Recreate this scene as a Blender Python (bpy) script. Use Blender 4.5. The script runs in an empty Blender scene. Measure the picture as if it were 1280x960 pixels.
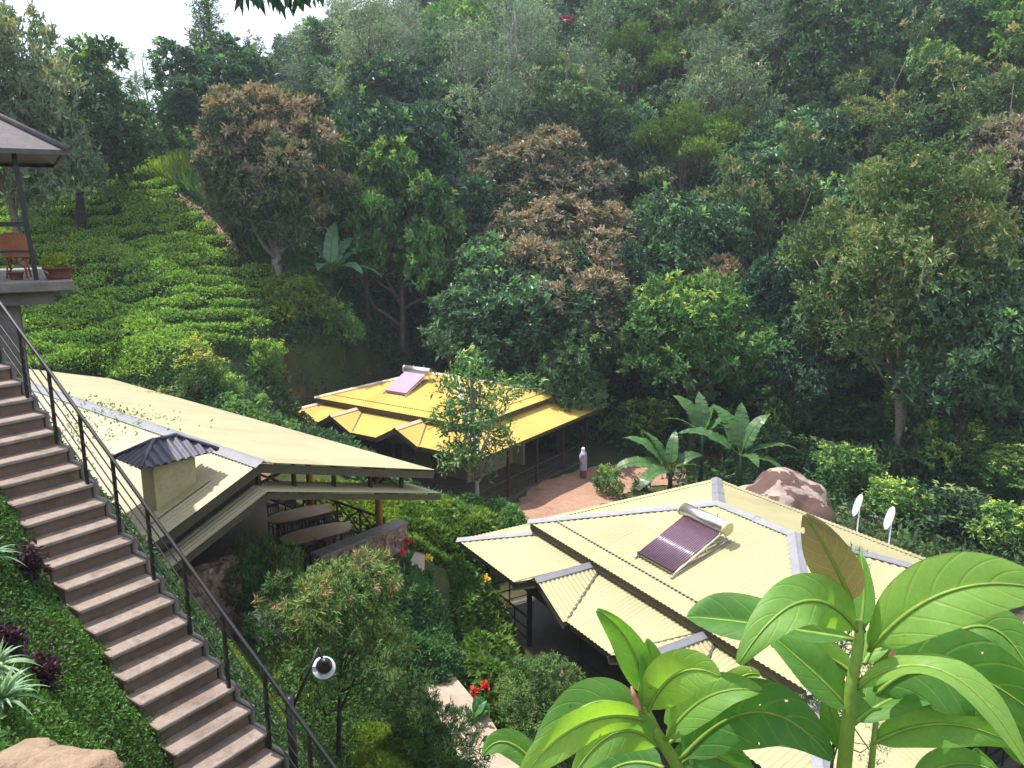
import bpy, math, random
import numpy as np
from mathutils import Vector, Matrix
R = math.radians
random.seed(4)
sc = bpy.context.scene
col = sc.collection

# ------------------------------------------------------------------ camera model (eye at the origin)
PITCH = 12.0; FPX = 1000.0
cp, sp = math.cos(R(PITCH)), math.sin(R(PITCH))
def ray(u, v):
    a = (u - 640) / FPX; b = (480 - v) / FPX
    return np.array([a, cp + b * sp, -sp + b * cp])
def atz(u, v, z):
    d = ray(u, v); return d * (z / d[2])
def aty(u, v, y):
    d = ray(u, v); return d * (y / d[1])
def atd(u, v, d):
    return ray(u, v) * d
def proj(p):
    dep = p[1] * cp - p[2] * sp
    return 640 + FPX * p[0] / dep, 480 - FPX * (p[1] * sp + p[2] * cp) / dep

cam = bpy.data.cameras.new('camera'); camo = bpy.data.objects.new('camera', cam); col.objects.link(camo)
cam.sensor_width = 36; cam.lens = 36 * FPX / 1280; cam.clip_start = 0.05; cam.clip_end = 6000
camo.rotation_euler = (R(90 - PITCH), 0, 0)
sc.camera = camo

# ------------------------------------------------------------------ tagging
def tag(o, label=None, cat=None, group=None, kind=None):
    if label: o['label'] = label
    if cat: o['category'] = cat
    if group: o['group'] = group
    if kind: o['kind'] = kind
    return o
def thing(name, loc=(0, 0, 0), rz=0, label=None, cat=None, group=None):
    o = bpy.data.objects.new(name, None); col.objects.link(o)
    o.location = loc; o.rotation_euler = (0, 0, rz); o.empty_display_size = .2
    return tag(o, label, cat, group)
KIDS = {}
def link(name, me, parent=None):
    o = bpy.data.objects.new(name, me); col.objects.link(o)
    if parent is not None:
        o.parent = parent; KIDS.setdefault(parent, []).append(o)
    return o
def dup(root, loc=None, rz=None, scale=None, label=None, group=None):
    r = root.copy(); col.objects.link(r)
    if loc is not None: r.location = loc
    if rz is not None: r.rotation_euler = (0, 0, rz)
    if scale is not None: r.scale = scale
    if label: r['label'] = label
    if group: r['group'] = group
    for ch in KIDS.get(root, []):
        c = ch.copy(); col.objects.link(c); c.parent = r
        KIDS.setdefault(r, []).append(c)
        for g in KIDS.get(ch, []):
            d = g.copy(); col.objects.link(d); d.parent = c
    return r

# ------------------------------------------------------------------ mesh builder
class MB:
    def __init__(s): s.v = []; s.f = []; s.m = []; s.sm = []
    def add(s, vs, fs, mi=0, smooth=False):
        o = len(s.v); s.v += [tuple(float(c) for c in p) for p in vs]
        for f in fs: s.f.append(tuple(o + i for i in f)); s.m.append(mi); s.sm.append(smooth)
        return s
    def box(s, c, size, rot=None, mi=0, bev=0.0):
        hx, hy, hz = size[0] / 2, size[1] / 2, size[2] / 2
        if bev <= 0:
            vs = [(x, y, z) for x in (-hx, hx) for y in (-hy, hy) for z in (-hz, hz)]
            fs = [(0, 1, 3, 2), (4, 6, 7, 5), (0, 4, 5, 1), (2, 3, 7, 6), (0, 2, 6, 4), (1, 5, 7, 3)]
        else:
            b = min(bev, hx * .9, hy * .9, hz * .9); vs = []; fs = []
            ring = [(-hx + b, -hy), (hx - b, -hy), (hx, -hy + b), (hx, hy - b), (hx - b, hy), (-hx + b, hy), (-hx, hy - b), (-hx, -hy + b)]
            for z, k in ((-hz, b), (-hz + b, 0), (hz - b, 0), (hz, b)):
                for x, y in ring:
                    vs.append((x - math.copysign(min(k, abs(x)), x), y - math.copysign(min(k, abs(y)), y), z))
            for i in range(3):
                for j in range(8):
                    a, c2 = i * 8 + j, i * 8 + (j + 1) % 8
                    fs.append((a, c2, c2 + 8, a + 8))
            fs.append(tuple(range(7, -1, -1))); fs.append(tuple(range(24, 32)))
        M = rot if rot is not None else Matrix.Identity(3)
        if not isinstance(M, Matrix): M = Matrix.Rotation(M, 3, 'Z')
        vs = [Vector(c) + M @ Vector(p) for p in vs]
        return s.add(vs, fs, mi)
    def bar(s, p0, p1, w, h, mi=0, up=(0, 0, 1)):
        p0 = Vector(p0); p1 = Vector(p1); d = (p1 - p0); L = d.length; d.normalize()
        u = Vector(up)
        if abs(d.dot(u)) > .98: u = Vector((1, 0, 0))
        x = d.cross(u).normalized(); z = x.cross(d)
        M = Matrix((x, d, z)).transposed()
        return s.box((p0 + p1) / 2, (w, L, h), M, mi)
    def tube(s, pts, rad, n=8, mi=0, cap=True, smooth=True):
        pts = [Vector(p) for p in pts]
        if not hasattr(rad, '__len__'): rad = [rad] * len(pts)
        vs = []; prev = None
        for i, p in enumerate(pts):
            d = (pts[min(i + 1, len(pts) - 1)] - pts[max(i - 1, 0)]).normalized()
            if prev is None:
                a = Vector((0, 0, 1)) if abs(d.z) < .9 else Vector((1, 0, 0))
                x = d.cross(a).normalized()
            else:
                x = (prev - d * prev.dot(d)).normalized()
            y = d.cross(x); prev = x
            for k in range(n):
                t = 2 * math.pi * k / n
                vs.append(p + (x * math.cos(t) + y * math.sin(t)) * rad[i])
        fs = []
        for i in range(len(pts) - 1):
            for k in range(n):
                a = i * n + k; b = i * n + (k + 1) % n
                fs.append((a, b, b + n, a + n))
        if cap: fs.append(tuple(range(n - 1, -1, -1))); fs.append(tuple(range((len(pts) - 1) * n, len(pts) * n)))
        return s.add(vs, fs, mi, smooth)
    def lathe(s, prof, n=24, c=(0, 0, 0), M=None, mi=0, smooth=True):
        vs = []
        for r, z in prof:
            for k in range(n):
                t = 2 * math.pi * k / n; p = Vector((r * math.cos(t), r * math.sin(t), z))
                if M is not None: p = M @ p
                vs.append(p + Vector(c))
        fs = [(i * n + k, i * n + (k + 1) % n, (i + 1) * n + (k + 1) % n, (i + 1) * n + k) for i in range(len(prof) - 1) for k in range(n)]
        return s.add(vs, fs, mi, smooth)
    def prism(s, poly, z0, z1, mi=0):
        n = len(poly)
        vs = [(p[0], p[1], z0) for p in poly] + [(p[0], p[1], z1) for p in poly]
        fs = [tuple(range(n - 1, -1, -1)), tuple(range(n, 2 * n))] + [(i, (i + 1) % n, n + (i + 1) % n, n + i) for i in range(n)]
        return s.add(vs, fs, mi)
    def mesh(s, name, *mats):
        me = bpy.data.meshes.new(name); me.from_pydata(s.v, [], s.f); me.update()
        for m in mats: me.materials.append(m)
        me.polygons.foreach_set('material_index', s.m); me.polygons.foreach_set('use_smooth', s.sm)
        return me
    def build(s, name, mats, parent=None):
        if not isinstance(mats, (list, tuple)): mats = [mats]
        mats = mats[:max(s.m) + 1]
        return link(name, s.mesh(name, *mats), parent)

def np_mesh(name, V, Q, mats, attrs=None, smooth=False):
    """quads only, fast"""
    V = np.asarray(V, np.float32); Q = np.asarray(Q, np.int32); n = len(Q); k = Q.shape[1]
    me = bpy.data.meshes.new(name)
    me.vertices.add(len(V)); me.vertices.foreach_set('co', V.ravel())
    me.loops.add(n * k); me.loops.foreach_set('vertex_index', Q.ravel())
    me.polygons.add(n); me.polygons.foreach_set('loop_start', np.arange(0, n * k, k, dtype=np.int32))
    me.polygons.foreach_set('use_smooth', np.full(n, smooth))
    for a, (dom, val) in (attrs or {}).items():
        at = me.attributes.new(a, 'FLOAT', dom); at.data.foreach_set('value', np.asarray(val, np.float32))
    for m in (mats if isinstance(mats, (list, tuple)) else [mats]): me.materials.append(m)
    me.update(calc_edges=True); me.validate()
    return me

# ------------------------------------------------------------------ materials
def nodes(name):
    m = bpy.data.materials.new(name); m.use_nodes = True; nt = m.node_tree; nt.nodes.clear()
    return m, nt
def N(nt, t, **k):
    n = nt.nodes.new(t)
    for a, b in k.items(): setattr(n, a, b)
    return n
def ramp(nt, fac, stops):
    r = N(nt, 'ShaderNodeValToRGB'); e = r.color_ramp.elements
    while len(e) < len(stops): e.new(.5)
    for i, (p, c) in enumerate(stops): e[i].position = p; e[i].color = (*c, 1)
    nt.links.new(fac, r.inputs[0]); return r.outputs[0]
def noise(nt, vec, scale, detail=4, rough=.6, dist=0):
    n = N(nt, 'ShaderNodeTexNoise'); n.inputs['Scale'].default_value = scale; n.inputs['Detail'].default_value = detail
    n.inputs['Roughness'].default_value = rough; n.inputs['Distortion'].default_value = dist
    if vec is not None: nt.links.new(vec, n.inputs['Vector'])
    return n.outputs['Fac']
def mix(nt, f, a, b, mode='MIX'):
    m = N(nt, 'ShaderNodeMix', data_type='RGBA', blend_type=mode)
    for s, x in ((m.inputs[0], f), (m.inputs[6], a), (m.inputs[7], b)):
        if isinstance(x, (int, float)): s.default_value = x
        elif isinstance(x, tuple): s.default_value = (*x, 1)
        else: nt.links.new(x, s)
    return m.outputs[2]
def mth(nt, op, a, b=None, clamp=False):
    m = N(nt, 'ShaderNodeMath', operation=op, use_clamp=clamp)
    for i, x in enumerate((a, b)):
        if x is None: continue
        if isinstance(x, (int, float)): m.inputs[i].default_value = x
        else: nt.links.new(x, m.inputs[i])
    return m.outputs[0]
def finish(nt, colour, rough=.7, metal=0, spec=.5, bump=None, bstr=.3, bdist=.02, trans=None, tfac=.3):
    p = N(nt, 'ShaderNodeBsdfPrincipled'); o = N(nt, 'ShaderNodeOutputMaterial')
    if isinstance(colour, tuple): p.inputs['Base Color'].default_value = (*colour, 1)
    else: nt.links.new(colour, p.inputs['Base Color'])
    if isinstance(rough, (int, float)): p.inputs['Roughness'].default_value = rough
    else: nt.links.new(rough, p.inputs['Roughness'])
    p.inputs['Metallic'].default_value = metal; p.inputs['Specular IOR Level'].default_value = spec
    if bump is not None:
        b = N(nt, 'ShaderNodeBump'); b.inputs['Strength'].default_value = bstr; b.inputs['Distance'].default_value = bdist
        nt.links.new(bump, b.inputs['Height']); nt.links.new(b.outputs[0], p.inputs['Normal'])
    out = p.outputs[0]
    if trans is not None:
        t = N(nt, 'ShaderNodeBsdfTranslucent'); nt.links.new(trans, t.inputs[0])
        x = N(nt, 'ShaderNodeMixShader'); x.inputs[0].default_value = tfac
        nt.links.new(out, x.inputs[1]); nt.links.new(t.outputs[0], x.inputs[2]); out = x.outputs[0]
    nt.links.new(out, o.inputs[0])
def objco(nt): return N(nt, 'ShaderNodeTexCoord').outputs['Object']

def mat_mottle(name, c1, c2, scale=6, rough=.8, c3=None, spec=.3, bump=.3, metal=0, bdist=.01):
    m, nt = nodes(name); co = objco(nt)
    a = noise(nt, co, scale, 6, .65); b = noise(nt, co, scale * 5.3, 4)
    st = [(.3, c1), (.7, c2)] if c3 is None else [(.28, c1), (.5, c2), (.72, c3)]
    c = ramp(nt, a, st)
    c = mix(nt, .5, c, ramp(nt, b, [(.3, (.62, .62, .62)), (.7, (1, 1, 1))]), 'MULTIPLY')
    finish(nt, c, rough, metal, spec, b if bump else None, bump, bdist)
    return m
def mat_leaf(name, stops, rough=.5, tfac=.28, ttint=(1.25, 1.35, .55), spec=.35, objvar=.25):
    m, nt = nodes(name)
    at = N(nt, 'ShaderNodeAttribute', attribute_name='tint').outputs['Fac']
    c = ramp(nt, at, stops)
    oi = N(nt, 'ShaderNodeObjectInfo').outputs['Random']
    v = ramp(nt, oi, [(0, (1 - objvar, 1 - objvar * .8, 1 - objvar * .4)), (.5, (1, 1, 1)), (1, (1 + objvar * .8, 1 + objvar * .4, 1 - objvar * .5))])
    c = mix(nt, 1.0, c, v, 'MULTIPLY')
    t = mix(nt, 1.0, c, ttint, 'MULTIPLY')
    finish(nt, c, rough, 0, spec * .5, trans=t, tfac=tfac)
    return m
M = {}
def roofmat(name, c, dirt=(.30, .27, .18), amt=.35):
    m, nt = nodes(name); co = objco(nt)
    a = noise(nt, co, .55, 5, .6); b = noise(nt, co, 9, 4, .7); s = noise(nt, co, 2.2, 6, .7)
    k = mix(nt, mth(nt, 'MULTIPLY', ramp(nt, a, [(.42, (0, 0, 0)), (.75, (1, 1, 1))]), amt), c, tuple(x * .8 for x in c))
    k = mix(nt, mth(nt, 'MULTIPLY', ramp(nt, s, [(.58, (0, 0, 0)), (.76, (1, 1, 1))]), amt * .6), k, dirt)
    k = mix(nt, .14, k, ramp(nt, b, [(.3, (.55, .55, .55)), (.7, (1, 1, 1))]), 'MULTIPLY')
    finish(nt, k, .55, 0, .3, b, .05, .004)
    return m
def roofset(name, c, dirt=(.30, .27, .18), amt=.35):
    return [roofmat(name + s, tuple(x * k for x in c), dirt, a) for s, k, a in (('', 1, amt), ('_worn', .96, amt * 1.3), ('_pale', 1.04, amt * .7), ('_aged', .92, amt * 1.6))]
M['roof_cream'] = roofset('cream_sheet', (.365, .325, .20), (.21, .175, .10))
M['roof_front'] = roofset('pale_sheet', (.345, .31, .17), (.20, .17, .095))
M['roof_yellow'] = roofset('yellow_sheet', (.46, .305, .062), (.28, .20, .08), .3)
M['ridge'] = mat_mottle('grey_ridge', (.175, .175, .195), (.225, .225, .25), 3, .5, spec=.4, bump=.05)
M['ridge_yellow'] = mat_mottle('buff_ridge', (.42, .36, .24), (.55, .47, .32), 3, .6, bump=.05)
M['fascia'] = mat_mottle('olive_fascia', (.055, .048, .032), (.085, .075, .048), 3, .6)
M['dark'] = mat_mottle('dark_paint', (.016, .015, .016), (.03, .028, .03), 5, .5, spec=.4)
M['iron'] = mat_mottle('black_iron', (.008, .008, .010), (.018, .017, .02), 12, .4, spec=.5, bump=.1)
M['wood'] = mat_mottle('dark_timber', (.035, .018, .010), (.075, .038, .018), 8, .6)
M['pole'] = mat_mottle('orange_timber', (.30, .12, .03), (.42, .19, .05), 7, .6)
M['tabletop'] = mat_mottle('table_timber', (.40, .26, .17), (.50, .34, .23), 4, .35, spec=.5, bump=.1)
M['cane'] = mat_mottle('woven_cane', (.22, .07, .03), (.36, .13, .055), 26, .6, bump=.6)
M['conc'] = mat_mottle('grey_concrete', (.15, .132, .122), (.25, .225, .208), 2.5, .85)
M['wallpaint'] = mat_mottle('olive_render', (.36, .32, .17), (.45, .40, .22), 2, .8)
M['steel'] = mat_mottle('bright_steel', (.62, .60, .60), (.74, .72, .72), 3, .28, metal=.9, bump=.05)
M['white'] = mat_mottle('white_paint', (.70, .70, .72), (.80, .80, .82), 4, .5)
M['dish'] = mat_mottle('pale_dish', (.48, .47, .53), (.58, .57, .63), 3, .5)
M['glass_tube'] = mat_mottle('purple_tube', (.15, .08, .125), (.21, .115, .17), 5, .2, spec=.8, bump=0)
M['purple_panel'] = mat_mottle('mauve_panel', (.34, .20, .38), (.42, .26, .46), 3, .3, spec=.6, bump=0)
M['red'] = mat_mottle('red_paint', (.45, .02, .03), (.55, .03, .04), 4, .5)
M['capend'] = mat_mottle('tank_cap', (.52, .48, .24), (.60, .55, .30), 4, .5)
M['cap_roof'] = mat_mottle('charcoal_sheet', (.055, .05, .075), (.10, .092, .13), 3, .5, spec=.4)
M['shingle'] = mat_mottle('grey_shingle', (.085, .074, .080), (.125, .11, .117), 5, .8)
M['clay'] = mat_mottle('clay_pot', (.10, .04, .028), (.20, .085, .055), 6, .7)
M['bark'] = mat_mottle('bark', (.06, .045, .035), (.19, .15, .12), 5, .9, bump=.8, bdist=.04)
M['bark_pale'] = mat_mottle('pale_bark', (.20, .17, .15), (.42, .37, .33), 4, .9, bump=.5, bdist=.03)
M['bark_dark'] = mat_mottle('dark_bark', (.025, .02, .016), (.07, .052, .04), 6, .9, bump=.8, bdist=.03)
M['tilefloor'] = mat_mottle('floor_tile', (.085, .07, .062), (.14, .118, .103), 2, .4)
M['pathmat'] = mat_mottle('tan_screed', (.29, .225, .17), (.39, .305, .235), 1.2, .85, c3=(.33, .255, .195))
M['dirt'] = mat_mottle('red_earth', (.20, .105, .068), (.32, .19, .13), .9, .95, c3=(.26, .14, .09), bump=.5, bdist=.04)
M['slab'] = mat_mottle('stone_slab', (.30, .26, .22), (.48, .43, .38), 3, .8)

# stone masonry
def mat_stone(name, scale=7.5):
    m, nt = nodes(name); co = objco(nt)
    w = noise(nt, co, 3.5, 3); mp = N(nt, 'ShaderNodeMixRGB'); mp.inputs[0].default_value = .12
    nt.links.new(co, mp.inputs[1]); nt.links.new(N(nt, 'ShaderNodeTexNoise').outputs['Color'], mp.inputs[2])
    v = N(nt, 'ShaderNodeTexVoronoi'); v.inputs['Scale'].default_value = scale; nt.links.new(mp.outputs[0], v.inputs['Vector'])
    e = N(nt, 'ShaderNodeTexVoronoi', feature='DISTANCE_TO_EDGE'); e.inputs['Scale'].default_value = scale; nt.links.new(mp.outputs[0], e.inputs['Vector'])
    sx = N(nt, 'ShaderNodeSeparateColor'); nt.links.new(v.outputs['Color'], sx.inputs[0])
    c = ramp(nt, sx.outputs[0], [(0, (.10, .075, .06)), (.35, (.26, .17, .12)), (.6, (.38, .29, .22)), (.85, (.30, .19, .13)), (1, (.42, .34, .28))])
    n2 = noise(nt, co, 12, 5)
    c = mix(nt, .6, c, ramp(nt, n2, [(.3, (.5, .5, .5)), (.7, (1, 1, 1))]), 'MULTIPLY')
    j = ramp(nt, e.outputs['Distance'], [(0, (0, 0, 0)), (.035, (1, 1, 1))])
    c = mix(nt, j, (.10, .085, .07), c)
    finish(nt, c, .9, 0, .2, j, .8, .03)
    return m
M['stone'] = mat_stone('rubble_stone')

# steps: pinkish screed worn, with a paler nosing and moss stains
def mat_step():
    m, nt = nodes('screed_step'); co = N(nt, 'ShaderNodeNewGeometry').outputs['Position']
    a = noise(nt, co, 1.6, 6, .65); b = noise(nt, co, 24, 5, .7); s = noise(nt, co, 4.5, 6, .7)
    c = ramp(nt, a, [(.3, (.16, .118, .098)), (.5, (.245, .19, .162)), (.72, (.20, .15, .108))])
    c = mix(nt, .55, c, ramp(nt, b, [(.3, (.6, .6, .6)), (.7, (1.05, 1.05, 1.05))]), 'MULTIPLY')
    c = mix(nt, mth(nt, 'MULTIPLY', ramp(nt, s, [(.5, (0, 0, 0)), (.66, (1, 1, 1))]), .6), c, (.085, .06, .042))
    finish(nt, c, .9, 0, .2, b, .35, .008)
    return m
M['step'] = mat_step()
M['riser'] = mat_mottle('shaded_riser', (.095, .066, .050), (.18, .128, .10), 2.6, .9, c3=(.13, .092, .07), bump=.4)  # mottled, and darker than the treads to paint in the risers' shade
M['nosing'] = mat_mottle('worn_nosing', (.20, .165, .145), (.33, .28, .25), 7, .85)

# ground: earth with grass patches
def mat_ground():
    m, nt = nodes('ground_earth'); co = N(nt, 'ShaderNodeNewGeometry').outputs['Position']
    a = noise(nt, co, .35, 5); b = noise(nt, co, 3.2, 6, .7)
    c = ramp(nt, a, [(.32, (.035, .045, .014)), (.5, (.05, .07, .02)), (.62, (.055, .05, .025)), (.75, (.13, .075, .04))])
    c = mix(nt, .6, c, ramp(nt, b, [(.25, (.4, .4, .4)), (.75, (1.2, 1.2, 1.2))]), 'MULTIPLY')
    finish(nt, c, .95, 0, .15, b, .7, .08)
    return m
M['ground'] = mat_ground()
# ------------------------------------------------------------------ stair frame (used by the terrain too)
ST0 = np.array([-6.64, 10.62, -2.46]); SD = np.array([.8195, -.573]); SP = np.array([.573, .8195])   # down the flight; towards the railing
RUN, RISE, SW = .272, .193, .88
def stair_st(x, y):
    dx, dy = x - ST0[0], y - ST0[1]
    return dx * SD[0] + dy * SD[1], dx * SP[0] + dy * SP[1]
def stair_z(s): return ST0[2] - s / RUN * RISE
def stair_pt(s, t, dz=0):
    return (ST0[0] + SD[0] * s + SP[0] * t, ST0[1] + SD[1] * s + SP[1] * t, stair_z(s) + dz)

# pavilion / dining-hall footprints: origin, heading of local x, extents, pad height
FRONT = dict(o=(.53, 25.05), a=R(31 - 90), L=11.5, W=8.6, z=-13.4)
YELLOW = dict(o=(-11.0, 43.4), a=R(56 - 90), L=10.9, W=8.7, z=-13.9)
HALL = dict(o=(-6.2, 18.9), a=math.atan2(.77, .637), z=-10.75)        # local x along the gable, local y inward
def to_local(b, x, y):
    c, s = math.cos(b['a']), math.sin(b['a']); dx, dy = x - b['o'][0], y - b['o'][1]
    return dx * c + dy * s, -dx * s + dy * c
def to_world(b, lx, ly):
    c, s = math.cos(b['a']), math.sin(b['a'])
    return b['o'][0] + lx * c - ly * s, b['o'][1] + lx * s + ly * c

CP = [(0,0,-1.7),(4,0,-1.7),(-2,-.5,-1.7),(9,0,-2),(0,-8,-1.3),(-10,-6,-.6),(12,-8,-1.6),
 (-2.3,3.4,-2.62),(-3.3,3.0,-2.4),(-4.6,4.2,-2.35),(-6.5,5.2,-1.9),(-9,6.5,-1.0),(-12,8,-.6),(-3.6,5.2,-3.6),(-5,6.4,-3.1),(-6.6,7.6,-2.45),(-1.6,4.3,-3.9),(-8.6,8.6,-1.7),
 (0,5.4,-6.6),(0,3,-3.4),(.3,1.7,-2.1),(4,2,-2.4),(4,5,-6),(4,10,-11),(0,8,-9),(9,5,-6.5),(9,10,-11.5),(14,8,-9),
 (-1.2,9.3,-10.2),(-3,11.5,-9.5),(-4.5,13,-9.1),(-6.5,13.6,-8),(-9,15,-8.4),(-4.6,17,-10.4),(-13,18,-6),(-12,14,-3.6),(-9.6,13.4,-3.4),(-16,14,-2.8),
 (-2.2,14.6,-11.5),(-3.6,14.3,-11.1),(-.5,14,-11.9),(1.5,14,-12.9),(0,17,-13),(-1.2,19,-12.6),(-2.6,22,-12.0),(-2.2,25.5,-11.9),(0,28,-12.4),(-1.5,31,-12.6),(-4,31,-12),
 (2.4,17,-13.3),(-.5,24,-12.8),(14,19,-13.6),(9,30,-13.7),(4,30,-13.6),(20,22,-14),(30,20,-13),(45,22,-9),
 (2,35,-13.9),(6,40,-14.2),(12,35,-14.2),(18,33,-14.3),(10,45,-13.8),(20,43,-13.6),(30,38,-12.5),(42,38,-8),
 (-8.6,29.4,-9.8),(-12,27,-8.4),(-18,26,-8.4),(-24,26,-8),(-7,34,-11.6),
 (-13,31.5,-7.8),(-18,31,-8.4),(-24,32,-8.4),(-14.4,40,-6.6),(-12.3,41,-9.0),(-13.2,44,-7.5),(-14.4,48,-6.0),(-11.2,50,-6.2),(-9.2,44.5,-9.1),(-10.6,43,-9.2),(-7.2,48,-8.4),(-10.5,34,-9.5),(-11.6,32,-7.8),(-9,36.5,-10.4),(-9.3,32.2,-9.2),(-8.4,34.2,-10.4),(-11,38,-10.6),(-13.6,36.5,-7.2),(-15.5,39,-6.6),(-19,39.5,-7.0),(-24,40,-6.8),(-20,52,-1.6),(-27,53,-1.3),(-15,44,-6.0),(-17.5,48,-4.0),(-20,45,-4.7),(-27,45,-4.5),(-18.5,54,-1.4),(-17,60,.2),(-28,60,2),(-40,45,0),(-45,62,3),
 (-10,54,-6.6),(-15.5,51,-4.0),(-14.4,54,-3.8),(-8,52,-10),(-3,54,-12.6),(3,53,-13),
 (0,62,-8),(0,80,2.5),(0,110,17),(0,160,40),(20,56,-10),(20,70,-2),(20,100,15),(40,58,-3),(40,90,16),(60,60,6),(40,150,46),(85,100,38),(-12,66,-1),(-16,85,5),(-18,115,13),(-20,160,24),
 (-40,85,3.5),(-45,130,3),(-70,100,2),(-80,170,-2),(60,30,-2),(80,40,6),(0,230,52),(60,230,66),(-60,230,6),(140,160,60),(-120,60,2)]
for s in np.arange(-3, 7.5, 1.2):
    CP.append(tuple(stair_pt(s, -SW - .15, -.02)))
    CP.append(tuple(stair_pt(s, -SW - .8, .35)))
    CP.append(tuple(stair_pt(s, .4, -1.0))); CP.append(tuple(stair_pt(s, -.6, -.35)))
CP = np.array(CP, float)
def _k(r2): return .5 * r2 * np.log(r2 + 1e-9)
_d2 = ((CP[:, None, :2] - CP[None, :, :2]) ** 2).sum(-1)
_n = len(CP); _A = np.zeros((_n + 3, _n + 3)); _A[:_n, :_n] = _k(_d2) + np.eye(_n) * .25
_A[:_n, _n] = 1; _A[:_n, _n + 1:] = CP[:, :2]; _A[_n:, :_n] = _A[:_n, _n:].T
_w = np.linalg.solve(_A, np.concatenate([CP[:, 2], np.zeros(3)]))
def sstep(a, b, x): t = np.clip((x - a) / (b - a), 0, 1); return t * t * (3 - 2 * t)
def gz(x, y):
    x = np.atleast_1d(np.asarray(x, float)); y = np.atleast_1d(np.asarray(y, float)); sh = x.shape
    x = x.ravel(); y = y.ravel()
    xc = np.clip(x, -115, 135); yc = np.clip(y, -12, 228)
    out = np.empty(len(x))
    for i in range(0, len(x), 20000):
        X = xc[i:i + 20000]; Y = yc[i:i + 20000]
        d2 = (X[:, None] - CP[None, :, 0]) ** 2 + (Y[:, None] - CP[None, :, 1]) ** 2
        out[i:i + 20000] = _k(d2) @ _w[:_n] + _w[_n] + X * _w[_n + 1] + Y * _w[_n + 2]
    for b, (x0, x1, y0, y1) in ((FRONT, (-2, 13.5, -2, 10.6)), (YELLOW, (-1.5, 12.5, -1.5, 10.3)), (HALL, (-3.2, 5.9, -.6, 11.5))):
        lx, ly = to_local(b, x, y)
        d = np.maximum(np.maximum(x0 - lx, lx - x1), np.maximum(y0 - ly, ly - y1))
        w = 1 - sstep(0, 1.0 if b is YELLOW else 1.6, d); out = out * (1 - w) + (b['z'] - .1) * w
    lx, ly = to_local(HALL, x, y); d = np.maximum(np.maximum(-4.4 - lx, lx - 6.6), np.maximum(-.5 - ly, ly - 22.6)); w = 1 - sstep(0, .9, d)
    out = out * (1 - w) + np.minimum(out, -8.5) * w
    s, t = stair_st(x, y)
    inside = (s > -3) & (s < 8) & (t > -SW - .12) & (t < .14)
    out = np.where(inside, np.minimum(out, stair_z(s) - .32), out)
    # gentle unevenness, fading into far terrain
    out = out + .10 * np.sin(x * .9 + 1.3 * np.sin(y * .7)) * np.sin(y * .8) * sstep(8, 30, y)
    return out.reshape(sh)
def g1(x, y): return float(gz(x, y)[0])

def axis(a, b, lo, hi, fine, grow):
    p = [a]
    while p[-1] < b: p.append(p[-1] + fine)
    q = p[-1]; st = fine
    while q < hi: st *= grow; q += st; p.append(q)
    q = a; st = fine; pre = []
    while q > lo: st *= grow; q -= st; pre.append(q)
    return np.array(pre[::-1] + p)
gx = axis(-14, 16, -2500, 2500, .28, 1.10); gy = axis(1, 34, -2500, 2600, .28, 1.09)
GX, GY = np.meshgrid(gx, gy); GZ = gz(GX, GY)
nx, ny = len(gx), len(gy); idx = np.arange(nx * ny).reshape(ny, nx)
Qg = np.stack([idx[:-1, :-1], idx[:-1, 1:], idx[1:, 1:], idx[1:, :-1]], -1).reshape(-1, 4)
go = link('ground', np_mesh('ground', np.stack([GX, GY, GZ], -1).reshape(-1, 3), Qg, M['ground'], smooth=True))
tag(go, kind='structure')

# ------------------------------------------------------------------ foliage
def unit(v): return v / np.maximum(np.linalg.norm(v, axis=-1, keepdims=True), 1e-9)
def leaf_geo(C, A, Nn, L, W, droop=.12, fold=.18):
    """diamond leaves folded along the midrib; C base, A axis, Nn normal"""
    A = unit(A); S = unit(np.cross(A, Nn)); Nn = np.cross(S, A)
    L = np.asarray(L)[:, None] if np.ndim(L) else L
    W = np.asarray(W)[:, None] if np.ndim(W) else W
    mid = C + A * L * .48 + Nn * (W * fold)
    tip = C + A * L - Nn * (L * droop)
    V = np.stack([C, mid + S * W * .5, tip, mid - S * W * .5], 1).reshape(-1, 3)
    n = len(C); b = np.arange(n)[:, None] * 4
    return V, np.concatenate([b + np.array([[0, 1, 2, 3]])], 0)
def leaf_mesh(name, C, A, Nn, L, W, tint, mat, **k):
    V, Q = leaf_geo(C, A, Nn, L, W, **k)
    return np_mesh(name, V, Q, mat, {'tint': ('FACE', tint)})
def rdir(rng, n): return unit(rng.normal(size=(n, 3)))

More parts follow.
